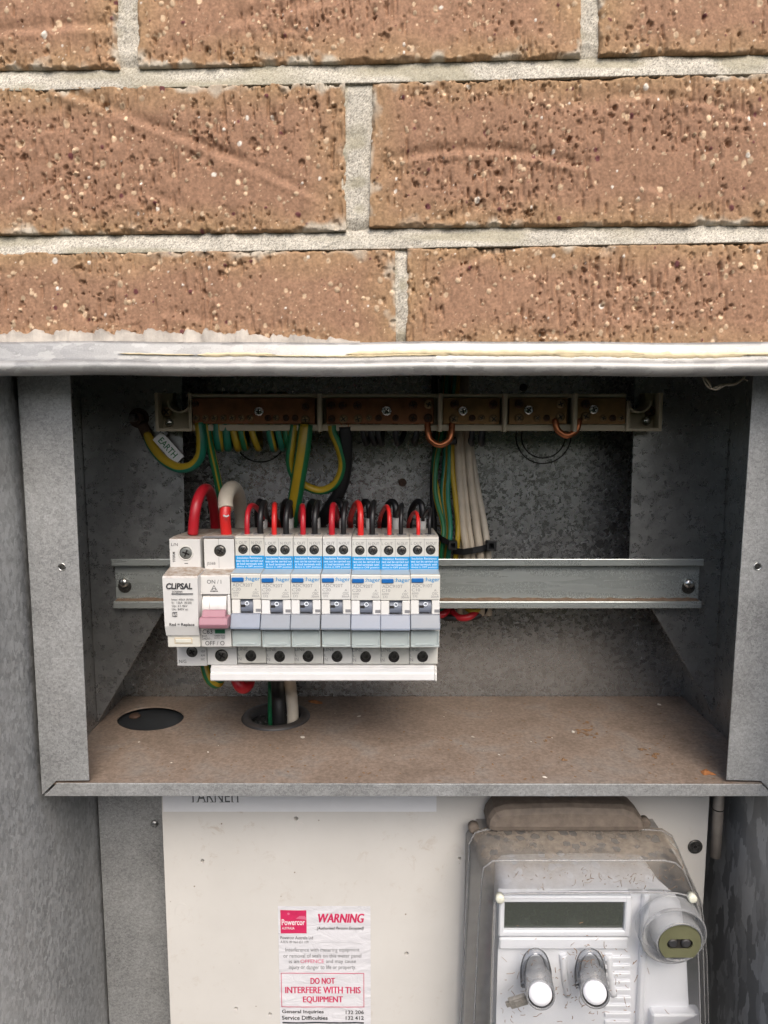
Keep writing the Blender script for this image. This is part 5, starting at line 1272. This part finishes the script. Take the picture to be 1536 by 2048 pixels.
# white insulated busbar along the bottom of the breakers
YBB = 0.033
bb = [(YBB + 0.002, ZBm - 0.0002), (YBB + 0.001, ZBm - 0.0012), (YBB, ZBm - 0.0014), (YBB, ZBm - 0.0040), (YBB - 0.0012, ZBm - 0.0044), (YBB - 0.0012, ZBm - 0.0086), (YBB + 0.0004, ZBm - 0.0098), (YBB + 0.020, ZBm - 0.0098), (YBB + 0.020, ZBm - 0.0002)]
bx0, bx1 = XX(421, 1345, YBB), XX(873, 1345, YBB)
mb = MB(); mb.prism_x(bb, bx0, bx1 - 0.0012)
busbar = build('busbar_cover', mb, M_whiter, None, origin=((bx0 + bx1) / 2, YBB + 0.02, ZBm - 0.0098), bevel=0.0004, label='long white plastic busbar strip under the row of breakers', cat='busbar')
mb = MB(); mb.prism_x([(y - (0.0004 if y < YBB + 0.01 else 0), z - 0.0003) for y, z in bb], bx1 - 0.0011, bx1 + 0.0002); build('end_cap', mb, M_whiter, busbar, bevel=0.0004)

# ------------------------------------------------------------------ terminal bar
YT0, YT = 0.1002, 0.080
tb = thing('terminal_bar', W(815, 862, YT0), 'long cream terminal bar with brass strips below the lip of the opening', 'terminal bar')
zb_, zt_b = ZZ(862, YT), ZZ(786, YT)
tx = lambda px: XX(px, 825, YT)
mb = MB(); mb.box(tx(382), tx(1254), YT + 0.010, YT0, zb_ + 0.0003, zt_b - 0.0003, 0.0006)
mb.box(tx(382), tx(1254), YT + 0.002, YT + 0.0098, ZZ(862, YT), ZZ(849, YT), 0.0005); mb.box(tx(382), tx(1254), YT + 0.002, YT + 0.0098, ZZ(795, YT), ZZ(787, YT), 0.0005)
base = build('base', mb, M_cream, tb)
for px in (640, 880, 1009, 1148):
    mb = MB(); mb.box(tx(px - 4), tx(px + 4), YT - 0.0045, YT + 0.0097, ZZ(863.5, YT), ZZ(786.5, YT), 0.0006); build('divider', mb, M_cream, tb)
def tray(px0, px1, notch_px, sgn, lab):
    x0, x1 = tx(px0), tx(px1); z0, z1 = zb_ - 0.0002, zt_b + 0.0002; yb_ = YT + 0.011
    cx = tx(notch_px); rn = RR(21, 800, YT); zc = z1 - rn * 0.75
    arc = [(cx + rn * cos(t), zc + rn * sin(t)) for t in [pi + 0.0 + pi * k / 14 for k in range(15)]]
    poly = [(x0, z0), (x1, z0), (x1, z1), (arc[-1][0], z1)] + list(reversed(arc)) + [(arc[0][0], z1), (x0, z1)]
    mb = MB(); mb.prism_y(poly, yb_, YT0 - 0.0001)
    w = 0.0020
    mb.box(x0, x0 + w, YT, yb_, z0, z1 if x0 < arc[0][0] - w else zc); mb.box(x1 - w, x1, YT, yb_, z0, z1); mb.box(x0 + w, x1 - w, YT, yb_, z0, z0 + w)
    v = []
    for k in range(15):
        t = pi + pi * k / 14
        for rr, y in ((rn, yb_), (rn, YT), (rn + 0.0012, YT), (rn + 0.0012, yb_)): v.append((cx + rr * cos(t), y, zc + rr * sin(t)))
    mb.add(v, [[4 * i + k, 4 * i + 4 + k, 4 * i + 4 + (k + 1) % 4, 4 * i + (k + 1) % 4] for i in range(14) for k in range(4)])
    return build('end_tray', mb, M_cream, tb, label=lab, bevel=0.0002)
tray(310, 383, 358, 1, 'left end tray with notch and screw'); tray(1254, 1325, 1279, -1, 'right end tray with notch and screw')
BARS = [(384, 630, M_brass), (652, 868, M_brass), (886, 1000, M_brass2), (1018, 1136, M_brass2), (1154, 1253, M_brass2)]
for a, b, m_ in BARS:
    mb = MB(); mb.box(tx(a), tx(b), YT + 0.0012, YT + 0.0095, ZZ(848, YT), ZZ(796, YT), 0.0005); build('brass_strip', mb, m_, tb)
def tscrew(px, py, rp, mat, z_off=0.0, name='strip_screw'):
    c = W(px, py, YT + 0.0012 + z_off); mb = MB(); screw(mb, c, RR(rp, py, YT), random.random() * 3, 0, 1, h=0.0016, n=16)
    build(name, mb, [mat, M_hole], tb)
b_, d_ = M_screwb, M_screwd
for px, py, rp, m_ in [(391, 808, 7, d_), (611, 814, 8, d_), (611, 839, 9, b_), (518, 823, 9.5, M_steel),
                       (663, 811, 8, d_), (685, 811, 8, d_), (715, 811, 9, d_), (826, 810, 9, d_), (857, 809, 9, b_), (773, 822, 10, M_steel), (663, 838, 8, d_), (687, 838, 9, b_), (716, 838, 9, b_), (826, 836, 9, d_), (856, 836, 9, d_),
                       (909, 808, 9, d_), (986, 809, 9, d_), (926, 822, 9.5, M_steel), (907, 838, 9, b_), (987, 838, 9, b_),
                       (1038, 808, 9, d_), (1121, 808, 9, b_), (1057, 820, 9.5, M_steel), (1038, 836, 9, b_), (1120, 834, 9, b_),
                       (1171, 808, 9, d_), (1187, 819, 9.5, M_steel), (1171, 833, 9, b_)]:
    tscrew(px, py, rp, m_)
for px in list(range(393, 505, 18)) + [536, 552, 572, 590] + [738, 757, 791] + [944, 963] + [1074, 1093] + [1206, 1225, 1242]:
    tscrew(px, 836, 6.8, d_ if px % 3 else b_)
for px, py, m_, yy in ((335, 824, M_screwb, 0.0), (339, 845, M_steel, 0.002), (1299, 822, M_screwd, 0.0), (1292, 842, M_steel, -0.001)):
    c = W(px, py, YT + 0.009 + yy); mb = MB(); screw(mb, c, RR(11 if py < 830 else 9, py, YT), random.random(), 0, 1, h=0.0028, n=18, slot=py < 830); build('fixing_screw', mb, [m_, M_hole], tb)

# ------------------------------------------------------------------ cables
def gy(*gset, n=16):
    return lambda k: 1 if k in gset else 0
def cable(name, pts, rpx, mats, label, cat='cable', group=None, mf=None, n=16, rY=0.09, flat=1.0, sub=6):
    P = [W(*p) if not isinstance(p, Vector) else p for p in pts]
    mb = MB(); r = RR(rpx * (0.88 if name == 'sheathed_cable' and rpx < 11 else 1.0), 950, rY); mb.tube(P, r, n, mf, flat=flat, sub=sub)
    org = min(P, key=lambda p: p.z)
    return build(name, mb, mats, None, label=label, cat=cat, group=group, origin=tuple(org))
GYm = [M_yel, M_grn]; GYs = [M_yel, M_grn2]
STR1 = gy(1, 2, 3, 4, 5, 11, 12, 13)        # broad green on one flank
STR2 = gy(11, 12, 13, 14, 15, 5, 6, 7)
STR3 = gy(2, 3, 4, 5, 6, 7, 10, 11, 12, 13, 14)
STRY = gy(3, 4, 5, 11, 12)
# earth lead from the stud
lead = cable('earth_cable', [(399, 846, 0.083), (403, 880, 0.082), (400, 912, 0.083), (383, 932, 0.085), (355, 935, 0.088), (325, 918, 0.091), (303, 890, 0.094), (294, 866, 0.096)], 10, GYs, 'green and yellow earth cable looping from the rusty stud to the terminal bar', mf=gy(8, 9, 10, 11, 12, 13, 14, 15))
mb = MB(); mb.tube([W(297, 876, 0.0955), W(291, 862, 0.0955), W(284, 848, 0.096)], RR(11, 860, 0.095), 14, flat=0.75); build('crimp_lug', mb, M_rust, lead)
cable('earth_cable', [(413, 846, 0.084), (420, 890, 0.086), (431, 940, 0.092), (440, 985, 0.10), (449, 1040, 0.112), (452, 1110, 0.118)], 8, GYm, 'thin green and yellow wire running straight down beside the white sheathed cable', mf=gy(0, 1, 2, 3, 10, 11, 13, 14))
loops = [(434, 846, 440, 894, 10, GYs, gy(*[k for k in range(16) if k not in (12,13,14)]), 'widest green earth loop, beside the straight earth wire'), (452, 846, 456, 896, 8, GYs, gy(*[k for k in range(16) if k not in (4,5)]), 'slim mostly green earth loop, right of the widest one'), (466, 846, 476, 897, 7, GYm, gy(3, 4, 5, 6), 'mostly yellow earth loop, third from the left'), (481, 846, 490, 896, 6.5, GYm, gy(14, 15, 0, 1, 2, 6, 7, 8, 9, 10), 'green and yellow earth loop, fourth from the left'), (502, 846, 517, 897, 6.5, GYm, gy(4, 12), 'yellow earth loop bent right, below the bright screw'), (538, 846, 547, 897, 7.5, GYs, gy(*[k for k in range(16) if k not in (12,13,14)]), 'first green earth loop right of the bright screw'), (555, 846, 565, 897, 6.5, GYs, gy(*[k for k in range(16) if k not in (4,12)]), 'second green earth loop right of the bright screw'), (571, 846, 575, 892, 6, GYm, gy(14, 15, 0, 1, 2), 'thin earth loop tucked beside the hanging yellow cable')]
for px, py, qx, qy, rp, mm, sf, lb in loops:
    cable('earth_wire', [(px, py - 4, 0.085), (px + (qx - px) * 0.2, py + 20, 0.0845), (px + (qx - px) * 0.7, qy - 10, 0.0855), (qx, qy, 0.092), (qx + 3, qy - 6, 0.108), (qx, py + 4, 0.125), (qx - 6, py - 60, 0.138)], rp, mm, lb + ' under the terminal bar', mf=sf, group='short earth wires under the terminal bar')
cable('earth_cable', [(588, 850, 0.084), (583, 890, 0.083), (580, 925, 0.084), (590, 955, 0.089), (615, 974, 0.094), (645, 981, 0.094), (672, 966, 0.090), (685, 932, 0.086), (678, 895, 0.084), (666, 866, 0.083), (664, 851, 0.083)], 8.5, GYm, 'yellow and green link cable hanging in a loop between two brass strips', mf=gy(0, 1, 2, 3, 4, 5))
cable('earth_cable', [(612, 850, 0.083), (606, 900, 0.081), (598, 950, 0.083), (589, 1005, 0.092), (580, 1060, 0.106), (575, 1130, 0.112)], 14.5, GYm, 'thick yellow cable with green edges going down behind the breakers', mf=gy(2, 3, 4, 5, 11, 12, 13, 14))
cable('neutral_cable', [(690, 853, 0.084), (692, 900, 0.086), (690, 945, 0.090), (678, 985, 0.095), (655, 1022, 0.102), (630, 1070, 0.112), (615, 1130, 0.115)], 13, M_blk, 'thick black cable slanting down from the terminal bar behind the breakers')
mb = MB(); r = random.Random(2)
for k in range(9):
    a = W(680 + k * 2.4, 846, 0.0835 + r.uniform(-0.001, 0.001)); mb.tube([a, a + Vector((r.uniform(-1, 1) * 0.001, -0.0005, -0.0028)), a + Vector((r.uniform(-1, 1) * 0.0012, 0, -0.0045))], 0.00035, 6, sub=2)
build('copper_strands', mb, M_copper, bpy.data.objects['neutral_cable'], origin=bpy.data.objects['neutral_cable']['org'])
for px, qx, rp, bend, lb in ((725, 733, 5.5, 10, 'first black loop right of the thick black cable'), (741, 750, 5.5, 8, 'second black loop right of the thick black cable'), (755, 763, 5.5, 3, 'third black loop right of the thick black cable'), (790, 796, 5.5, 14, 'black loop that swings right, alone in the middle'), (832, 831, 5.5, 3, 'straight black stub left of the first copper link'), (943, 944, 5.2, 0, 'left black stub right of the white cables'), (962, 964, 5.8, 2, 'right black stub right of the white cables')):
    cable('neutral_wire', [(px, 842, 0.085), (px + 1, 866, 0.0845), (qx - 3, 882, 0.086), (qx, 888, 0.093), (qx + bend * 0.5, 880, 0.106), (qx + bend, 855, 0.120), (qx + bend, 800, 0.135)], rp, M_blk, lb + ' under the terminal bar', group='short black wires under the terminal bar')
for (xa, xb, yb_, lb) in ((855, 904, 892, 'larger copper link bridging the second and third brass strips'), (1110, 1158, 873, 'smaller copper link bridging the last two brass strips')):
    xm = (xa + xb) / 2
    cable('copper_link', [(xa, 842, 0.083), (xa + 1, yb_ - 28, 0.080), (xa + 6, yb_ - 12, 0.079), (xm, yb_ - 2, 0.0785), (xb - 6, yb_ - 12, 0.079), (xb - 1, yb_ - 28, 0.080), (xb, 842, 0.083)], 6.2, M_copper, 'U-shaped ' + lb, cat='link')
# bundle of earth wires and white cables running up behind the bar
eb = [(884, 872, 878, 905, 5.5, GYm, gy(13, 14, 15, 0, 1, 7, 8)), (893, 890, 884, 894, 6, GYs, gy(0, 1, 2, 3, 4, 5, 12, 13)), (900, 898, 892, 884, 6, GYs, gy(12, 13, 14, 15, 0, 1, 4)), (878, 868, 880, 893, 5.5, GYm, gy(0, 1, 2, 3, 8, 9)), (906, 904, 908, 880, 6, GYm, gy(3, 4))]
for i, (a, b, c, d, rp, mm, sf) in enumerate(eb):
    Yb = 0.118 + 0.004 * (i % 2)
    cable('earth_wire', [(a + 12, 730, Yb), (a, 860, Yb), (b, 930, Yb), (b + (c - b) * 0.5 + (i - 2) * 2, 990, Yb - 0.002), (c + 8, 1050, Yb - 0.004), (c + 6, 1090, Yb - 0.006), (c, 1140, Yb), (c - 10, 1230, Yb)], rp, mm, ['olive strand on the left of the tied earth bundle', 'green strand in the middle of the tied earth bundle', 'sea-green strand in the middle of the tied earth bundle', 'leftmost dark strand of the tied earth bundle', 'yellow strand on the right of the tied earth bundle'][i], mf=sf, group='earth wires tied in a bundle')
wb = [(906, 911, 917, 921, 7.5, 0.124), (914, 919, 928, 934, 9.5, 0.118), (922, 928, 940, 946, 7, 0.1175), (934, 941, 955, 962, 9.5, 0.116), (937, 949, 970, 977, 9, 0.122)]
wl_ = ['thin white sheathed cable on the left of the cable bundle', 'ribbed white sheathed cable, second from the left in the cable bundle', 'narrow white sheathed cable in the middle of the cable bundle', 'broad tan-white cable right of the middle of the cable bundle', 'tan cable bowing out on the right of the cable bundle']
for i, (a, b, c, d, rp, Yb) in enumerate(wb):
    cable('sheathed_cable', [(a - 8, 730, Yb + 0.004), (a, 860, Yb), (b, 950, Yb), (c - 2, 1050, Yb - 0.004), (c + 4, 1095, Yb - 0.007), (d, 1140, Yb - 0.003), (d, 1230, Yb)], rp, M_sheath2 if i != 4 else M_sheath, wl_[i], group='white cables tied in a bundle')
def zip_tie(pts, headp, sz, label):
    mb = MB(); P = [W(*p) for p in pts]; w = 0.0021
    v = []
    for p in P: v += [p + Vector((0, -0.0006, w)), p + Vector((0, -0.0006, -w)), p + Vector((0, 0.0006, -w)), p + Vector((0, 0.0006, w))]
    mb.add(v, [[4 * i + k, 4 * i + 4 + k, 4 * i + 4 + (k + 1) % 4, 4 * i + (k + 1) % 4] for i in range(len(P) - 1) for k in range(4)])
    c = W(*headp); s = RR(sz, 1090, 0.1)
    o_ = build('cable_tie', mb, M_black, None, label=label, cat='cable tie', origin=tuple(P[len(P) // 2]))
    mb = MB(); mb.box(c.x - s, c.x + s, c.y - 0.003, c.y + 0.004, c.z - s, c.z - s * 0.45, 0.0004); mb.box(c.x - s, c.x + s, c.y - 0.003, c.y + 0.004, c.z + s * 0.45, c.z + s, 0.0004)
    mb.box(c.x - s, c.x - s * 0.45, c.y - 0.0031, c.y + 0.004, c.z - s * 0.6, c.z + s * 0.6, 0.0002); mb.box(c.x + s * 0.45, c.x + s, c.y - 0.0031, c.y + 0.004, c.z - s * 0.6, c.z + s * 0.6, 0.0002)
    build('tie_head', mb, M_black, o_)
zip_tie([(872, 1068, 0.115), (884, 1078, 0.107), (898, 1086, 0.104), (912, 1090, 0.106)], (905, 1090, 0.1035), 9, 'black cable tie with its head against the earth wires')
zip_tie([(906, 1101, 0.112), (925, 1104, 0.107), (945, 1101, 0.1035), (965, 1097, 0.1035), (985, 1091, 0.108)], (982, 1091, 0.106), 10, 'black cable tie with a square head round the white cables')
mb = MB(); mb.box(*[W(893, 880, 0.110).x, W(914, 880, 0.110).x], 0.108, 0.112, W(900, 889, 0.11).z, W(900, 874, 0.11).z, 0.001)
build('cable_tie', mb, M_black, None, label='black tie end poking out beside the larger copper link', cat='cable tie', origin=tuple(W(903, 882, 0.11)))
# black bundle behind the copper link
cable('neutral_cable', [(868, 730, 0.128), (872, 870, 0.128), (866, 960, 0.128), (868, 1060, 0.126), (872, 1150, 0.124)], 7, M_blk, 'black cable in the shadow left of the earth bundle')

# supply loops over the two left modules
Yt = 0.050
cable('red_cable', [(386, 1068, 0.047), (388, 1040, 0.046), (394, 1004, 0.049), (407, 979, 0.060), (420, 984, 0.078), (428, 1020, 0.098), (431, 1060, 0.110), (433, 1130, 0.116)], 10.5, M_red, 'thick red cable arching over the surge protector', rY=0.055)
shc = cable('sheathed_cable', [(452, 1018, 0.0495), (451, 1000, 0.053), (456, 983, 0.060), (466, 976, 0.072), (476, 990, 0.090), (482, 1025, 0.108), (484, 1070, 0.116), (484, 1140, 0.118)], 15, M_sheath, 'thick off-white sheathed cable arching over the main switch', rY=0.060)
mb = MB(); mb.tube([W(453, 1070, 0.0485), W(451, 1050, 0.0475), W(450, 1030, 0.048), W(451.5, 1012, 0.050)], RR(11, 1040, 0.05), 16); build('red_core', mb, M_red2, shc, label='bright red core leaving the sheath')
mb = MB(); mb.tube([W(447, 1031, 0.0418), W(452, 1033, 0.0412), W(458, 1031, 0.0420)], 0.0006, 6); build('sheath_edge', mb, M_sleeve, shc)
# red and black tails of every breaker
tops = [1012, 1010, 1013, 1011, 1007, 1014, 1026]; btops = [1006, 1006, 1006, 1006, 1006, 1010, 1018]
rad = [5.2, 5.2, 5.5, 6.2, 6.2, 4.4, 3.9]; brad = [6.0, 6.0, 6.0, 5.4, 5.8, 4.4, 3.4]
reds = [M_red, M_red2, M_red, M_red, M_red2, M_red2, M_red2]
words = ['first', 'second', 'third', 'fourth', 'fifth', 'sixth', 'last']
for k in range(7):
    x0 = XB0 + k * PIT; rx = x0 + PIT * 0.30; bx = x0 + PIT * 0.70
    if k == 0: rx = x0 + PIT * 0.36; bx = x0 + PIT * 0.80
    lean = [0.004, -0.005, -0.006, 0.001, -0.008, -0.006, -0.004][k]
    zr = ZZ(tops[k], 0.052) ; zk = ZZ(btops[k], 0.056); zc = ZT
    P = [Vector((rx, 0.0430, zc - 0.004)), Vector((rx, 0.0432, zc + (zr - zc) * 0.45)), Vector((rx + lean * 0.05, 0.047, zc + (zr - zc) * 0.85)), Vector((rx + lean * 0.25, 0.055, zr)), Vector((rx + lean * 0.6, 0.068, zc + (zr - zc) * 0.78)), Vector((rx + lean, 0.084, zc + (zr - zc) * 0.25)), Vector((rx + lean * 1.1, 0.105, zc - 0.008)), Vector((rx + lean, 0.112, zc - 0.05))]
    mb = MB(); mb.tube(P, RR(rad[k], 1040, 0.048), 14)
    build('active_wire', mb, reds[k], None, origin=tuple(P[-1]), label='red wire looping out of the top of the %s blue-labelled breaker' % words[k], cat='wire', group='red wires into the breakers')
    P = [Vector((bx, 0.0450, zc - 0.004)), Vector((bx, 0.0452, zc + (zk - zc) * 0.5)), Vector((bx + 0.0006, 0.050, zc + (zk - zc) * 0.9)), Vector((bx + 0.0009, 0.059, zk)), Vector((bx - 0.001, 0.070, zc + (zk - zc) * 0.7)), Vector((bx - 0.002, 0.084, zc + (zk - zc) * 0.28)), Vector((bx - 0.003, 0.104, zc - 0.006)), Vector((bx - 0.003, 0.114, zc - 0.05))]
    mb = MB(); mb.tube(P, RR(brad[k], 1040, 0.048), 14)
    build('neutral_wire', mb, M_blk, None, origin=tuple(P[-1]), label='black wire looping out of the top of the %s blue-labelled breaker' % words[k], cat='wire', group='black wires into the breakers')
    # neutral tail leaving the rear of the breaker through a white sleeve
    sxp = x0 + PIT * 0.56; ys = 0.083
    mb = MB(); mb.lathe([(0.0026, -0.004), (0.0026, 0.0072), (0.0022, 0.0074)], (sxp, ys, ZT - 0.0022), (0, 0, 1), 16); 
    tl = build('tail_sleeve', mb, M_sleeve, brks[k])
    if True:
        tl.parent = None; bpy.data.objects.remove(tl)
        mb2 = MB(); mb2.lathe([(0.0026, -0.004), (0.0026, 0.0072), (0.0022, 0.0074)], (sxp - (brks[k].location.x - brks[0].location.x if k < 5 else brks[k].location.x - rcA.location.x), ys, ZT - 0.0022), (0, 0, 1), 16)
        build('tail_sleeve', mb2, M_sleeve, brks[k], origin=rcA['org'])
    zs_ = ZT + 0.005; P = [Vector((sxp, ys, zs_ - 0.002)), Vector((sxp, ys, zs_ + 0.005)), Vector((sxp - 0.001, ys + 0.002, zs_ + 0.0095)), Vector((sxp - 0.004, ys + 0.008, zs_ + 0.0095)), Vector((sxp - 0.007, ys + 0.018, zs_ + 0.001)), Vector((sxp - 0.008, ys + 0.028, zs_ - 0.02)), Vector((sxp - 0.008, ys + 0.031, zs_ - 0.06))]
    mb = MB(); mb.tube(P, RR(6.5, 1040, 0.08), 12)
    build('neutral_wire', mb, M_blk, None, origin=tuple(P[-1]), label='black tail rising from a white sleeve at the rear of the %s blue-labelled breaker' % words[k], cat='wire', group='black tails behind the breakers')
# wires showing under the rail at the right
cable('active_wire', [(845, 1200, 0.122), (862, 1222, 0.116), (876, 1230, 0.113), (890, 1226, 0.114), (905, 1205, 0.122)], 7, M_red, 'red wire end just under the rail touching the last breaker', cat='wire', rY=0.115)
cable('neutral_wire', [(860, 1205, 0.122), (885, 1232, 0.116), (915, 1236, 0.113), (948, 1234, 0.114), (966, 1224, 0.117), (972, 1200, 0.124)], 7, M_blk, 'black wire sagging below the rail right of the breakers', cat='wire', rY=0.115)
cable('active_wire', [(895, 1200, 0.124), (908, 1228, 0.115), (926, 1236, 0.111), (945, 1230, 0.112), (962, 1210, 0.122)], 7, M_red, 'red wire sagging below the rail right of the breakers', cat='wire', rY=0.115)
cable('earth_wire', [(925, 1210, 0.120), (942, 1222, 0.1135), (960, 1217, 0.115), (972, 1200, 0.124)], 5, GYm, 'yellow wire just below the rail right of the breakers', cat='wire', mf=gy(4, 5, 6), rY=0.115)
# cables under the breakers and through the shelf hole
zz = SHZ
cable('earth_cable', [(408, 1290, 0.075), (411, 1330, 0.068), (420, 1358, 0.066), (434, 1366, 0.070), (441, 1350, 0.082), (440, 1300, 0.095)], 11, GYm, 'yellow and green cable bend hanging below the surge protector', mf=gy(0, 1, 10, 11, 12, 13), rY=0.075)
cable('red_cable', [(470, 1310, 0.080), (472, 1350, 0.070), (480, 1372, 0.067), (491, 1374, 0.071), (499, 1358, 0.080), (500, 1310, 0.092)], 12.5, M_red, 'red cable bend hanging below the white busbar strip', rY=0.075)
c0_ = cB
def down(px, dx, dy, topY, r_, mats, lab, mf=None, nm='supply_cable'):
    P = [W(px, 1290, topY), W(px, 1345, topY + 0.003)] + [Vector((cB.x + dx * 0.9, cB.y + dy, SHZ + 0.022)), Vector((cB.x + dx, cB.y + dy, SHZ)), Vector((cB.x + dx, cB.y + dy, SHZ - 0.05))]
    mb = MB(); mb.tube(P, r_, 16, mf); build(nm, mb, mats, None, origin=tuple(P[3]), label=lab, cat='cable')
down(538, -0.0050, 0.010, 0.090, 0.0026, GYm, 'green and yellow cable dropping through the shelf hole', gy(0, 1, 2, 13, 14, 15, 8), 'earth_cable')
down(556, 0.0025, -0.002, 0.072, 0.0050, M_blk, 'black cable dropping through the ringed shelf hole', None, 'neutral_cable')
down(577, 0.0125, -0.001, 0.074, 0.0043, M_sheath, 'off-white cable dropping through the ringed shelf hole', None, 'sheathed_cable')
# EARTH tag
tg_c = W(337, 896, 0.0925); ang = radians(-49)
mb = MB(); ux = Vector((cos(ang), 0, sin(ang))); uz = Vector((-sin(ang), 0, cos(ang)))
obox(mb, tg_c, ux, uz, RR(33, 896, 0.09), RR(12.5, 896, 0.09), 0.0004)
etag = build('earth_tag', mb, M_strip, None, origin=tuple(tg_c), label='white plastic tag reading EARTH beside the looping earth cable', cat='tag')
mb = MB(); w2 = RR(23, 896, 0.09); h2 = RR(6.6, 896, 0.09); cc = tg_c - ux * RR(1, 896, 0.09)
text(mb, 'EARTH', cc.x - w2, cc.x + w2, cc.z - h2, cc.z + h2, tg_c.y - 0.0005, rot=ang, bold=0.012); build('lettering', mb, M_inkg, etag)
# cobweb under the lip at the right, strands on the lip
mb = MB(); Yc = -0.010
for pts in ([(1405, 752), (1412, 768), (1424, 777), (1445, 770), (1470, 768), (1486, 757), (1492, 750)], [(1424, 777), (1414, 760), (1398, 748)], [(1420, 775), (1432, 778), (1455, 768)], [(1486, 757), (1496, 762)]):
    mb.tube([W(px, py, Yc + 0.0005 * i) for i, (px, py) in enumerate(pts)], 0.0006, 6, taper=lambda t: 0.35 + 0.9 * sin(pi * t))
build('cobweb', mb, M_web, None, label='tan cobweb strand hanging under the lip at the right', cat='cobweb', kind='thing', origin=tuple(W(1440, 770, Yc)))
# crumbs on the shelf
mb = MB(); r = random.Random(31); mats_ = [M_debris, M_flake, M_leaf]
def crumb(c, s, m, el=1.0):
    a = r.uniform(0, pi); n_ = 6; v = []
    for k in range(n_):
        t = 2 * pi * k / n_; q = s * r.uniform(0.5, 1.1); v.append((c.x + (cos(t) * cos(a) * el - sin(t) * sin(a)) * q, c.y + (cos(t) * sin(a) * el + sin(t) * cos(a)) * q, c.z + 0.0003))
    v.append((c.x, c.y, c.z + s * 0.5)); mb.add(v, [[k, (k + 1) % n_, n_] for k in range(n_)], m)
for i in range(260):
    px, py = r.uniform(190, 1440), r.uniform(1408, 1562); c = on_shelf(px, py)
    if (c - cA).length < 0.034 or (c - cB).length < 0.031 or not (PL < c.x < PR): continue
    crumb(c, r.uniform(0.0003, 0.0009), 0 if r.random() < 0.93 else 1, r.uniform(1, 2.2))
for px, py in ((1165, 1460), (1180, 1466), (1172, 1472), (1190, 1470), (1155, 1463), (1290, 1500), (1300, 1506), (1310, 1512), (1090, 1482), (1125, 1520), (1175, 1450)):
    for q in range(4): crumb(on_shelf(px + r.gauss(0, 6), py + r.gauss(0, 2.5)), r.uniform(0.0006, 0.0017), 0, r.uniform(1, 2.5))
for px, py in ((1418, 1547), (1410, 1545)): crumb(on_shelf(px, py), 0.003, 2, 1.8)
crumb(on_shelf(629, 1399 + 6), 0.004, 2, 2.4)
for px, py in ((718, 1433), (605, 1475), (1146, 1464), (1090, 1555), (1318, 1402 + 8)): crumb(on_shelf(px, py), 0.0016, 1, 1.5)
build('shelf_crumbs', mb, mats_, None, kind='stuff', label='scattered crumbs and dry leaf bits on the dusty shelf', cat='debris')
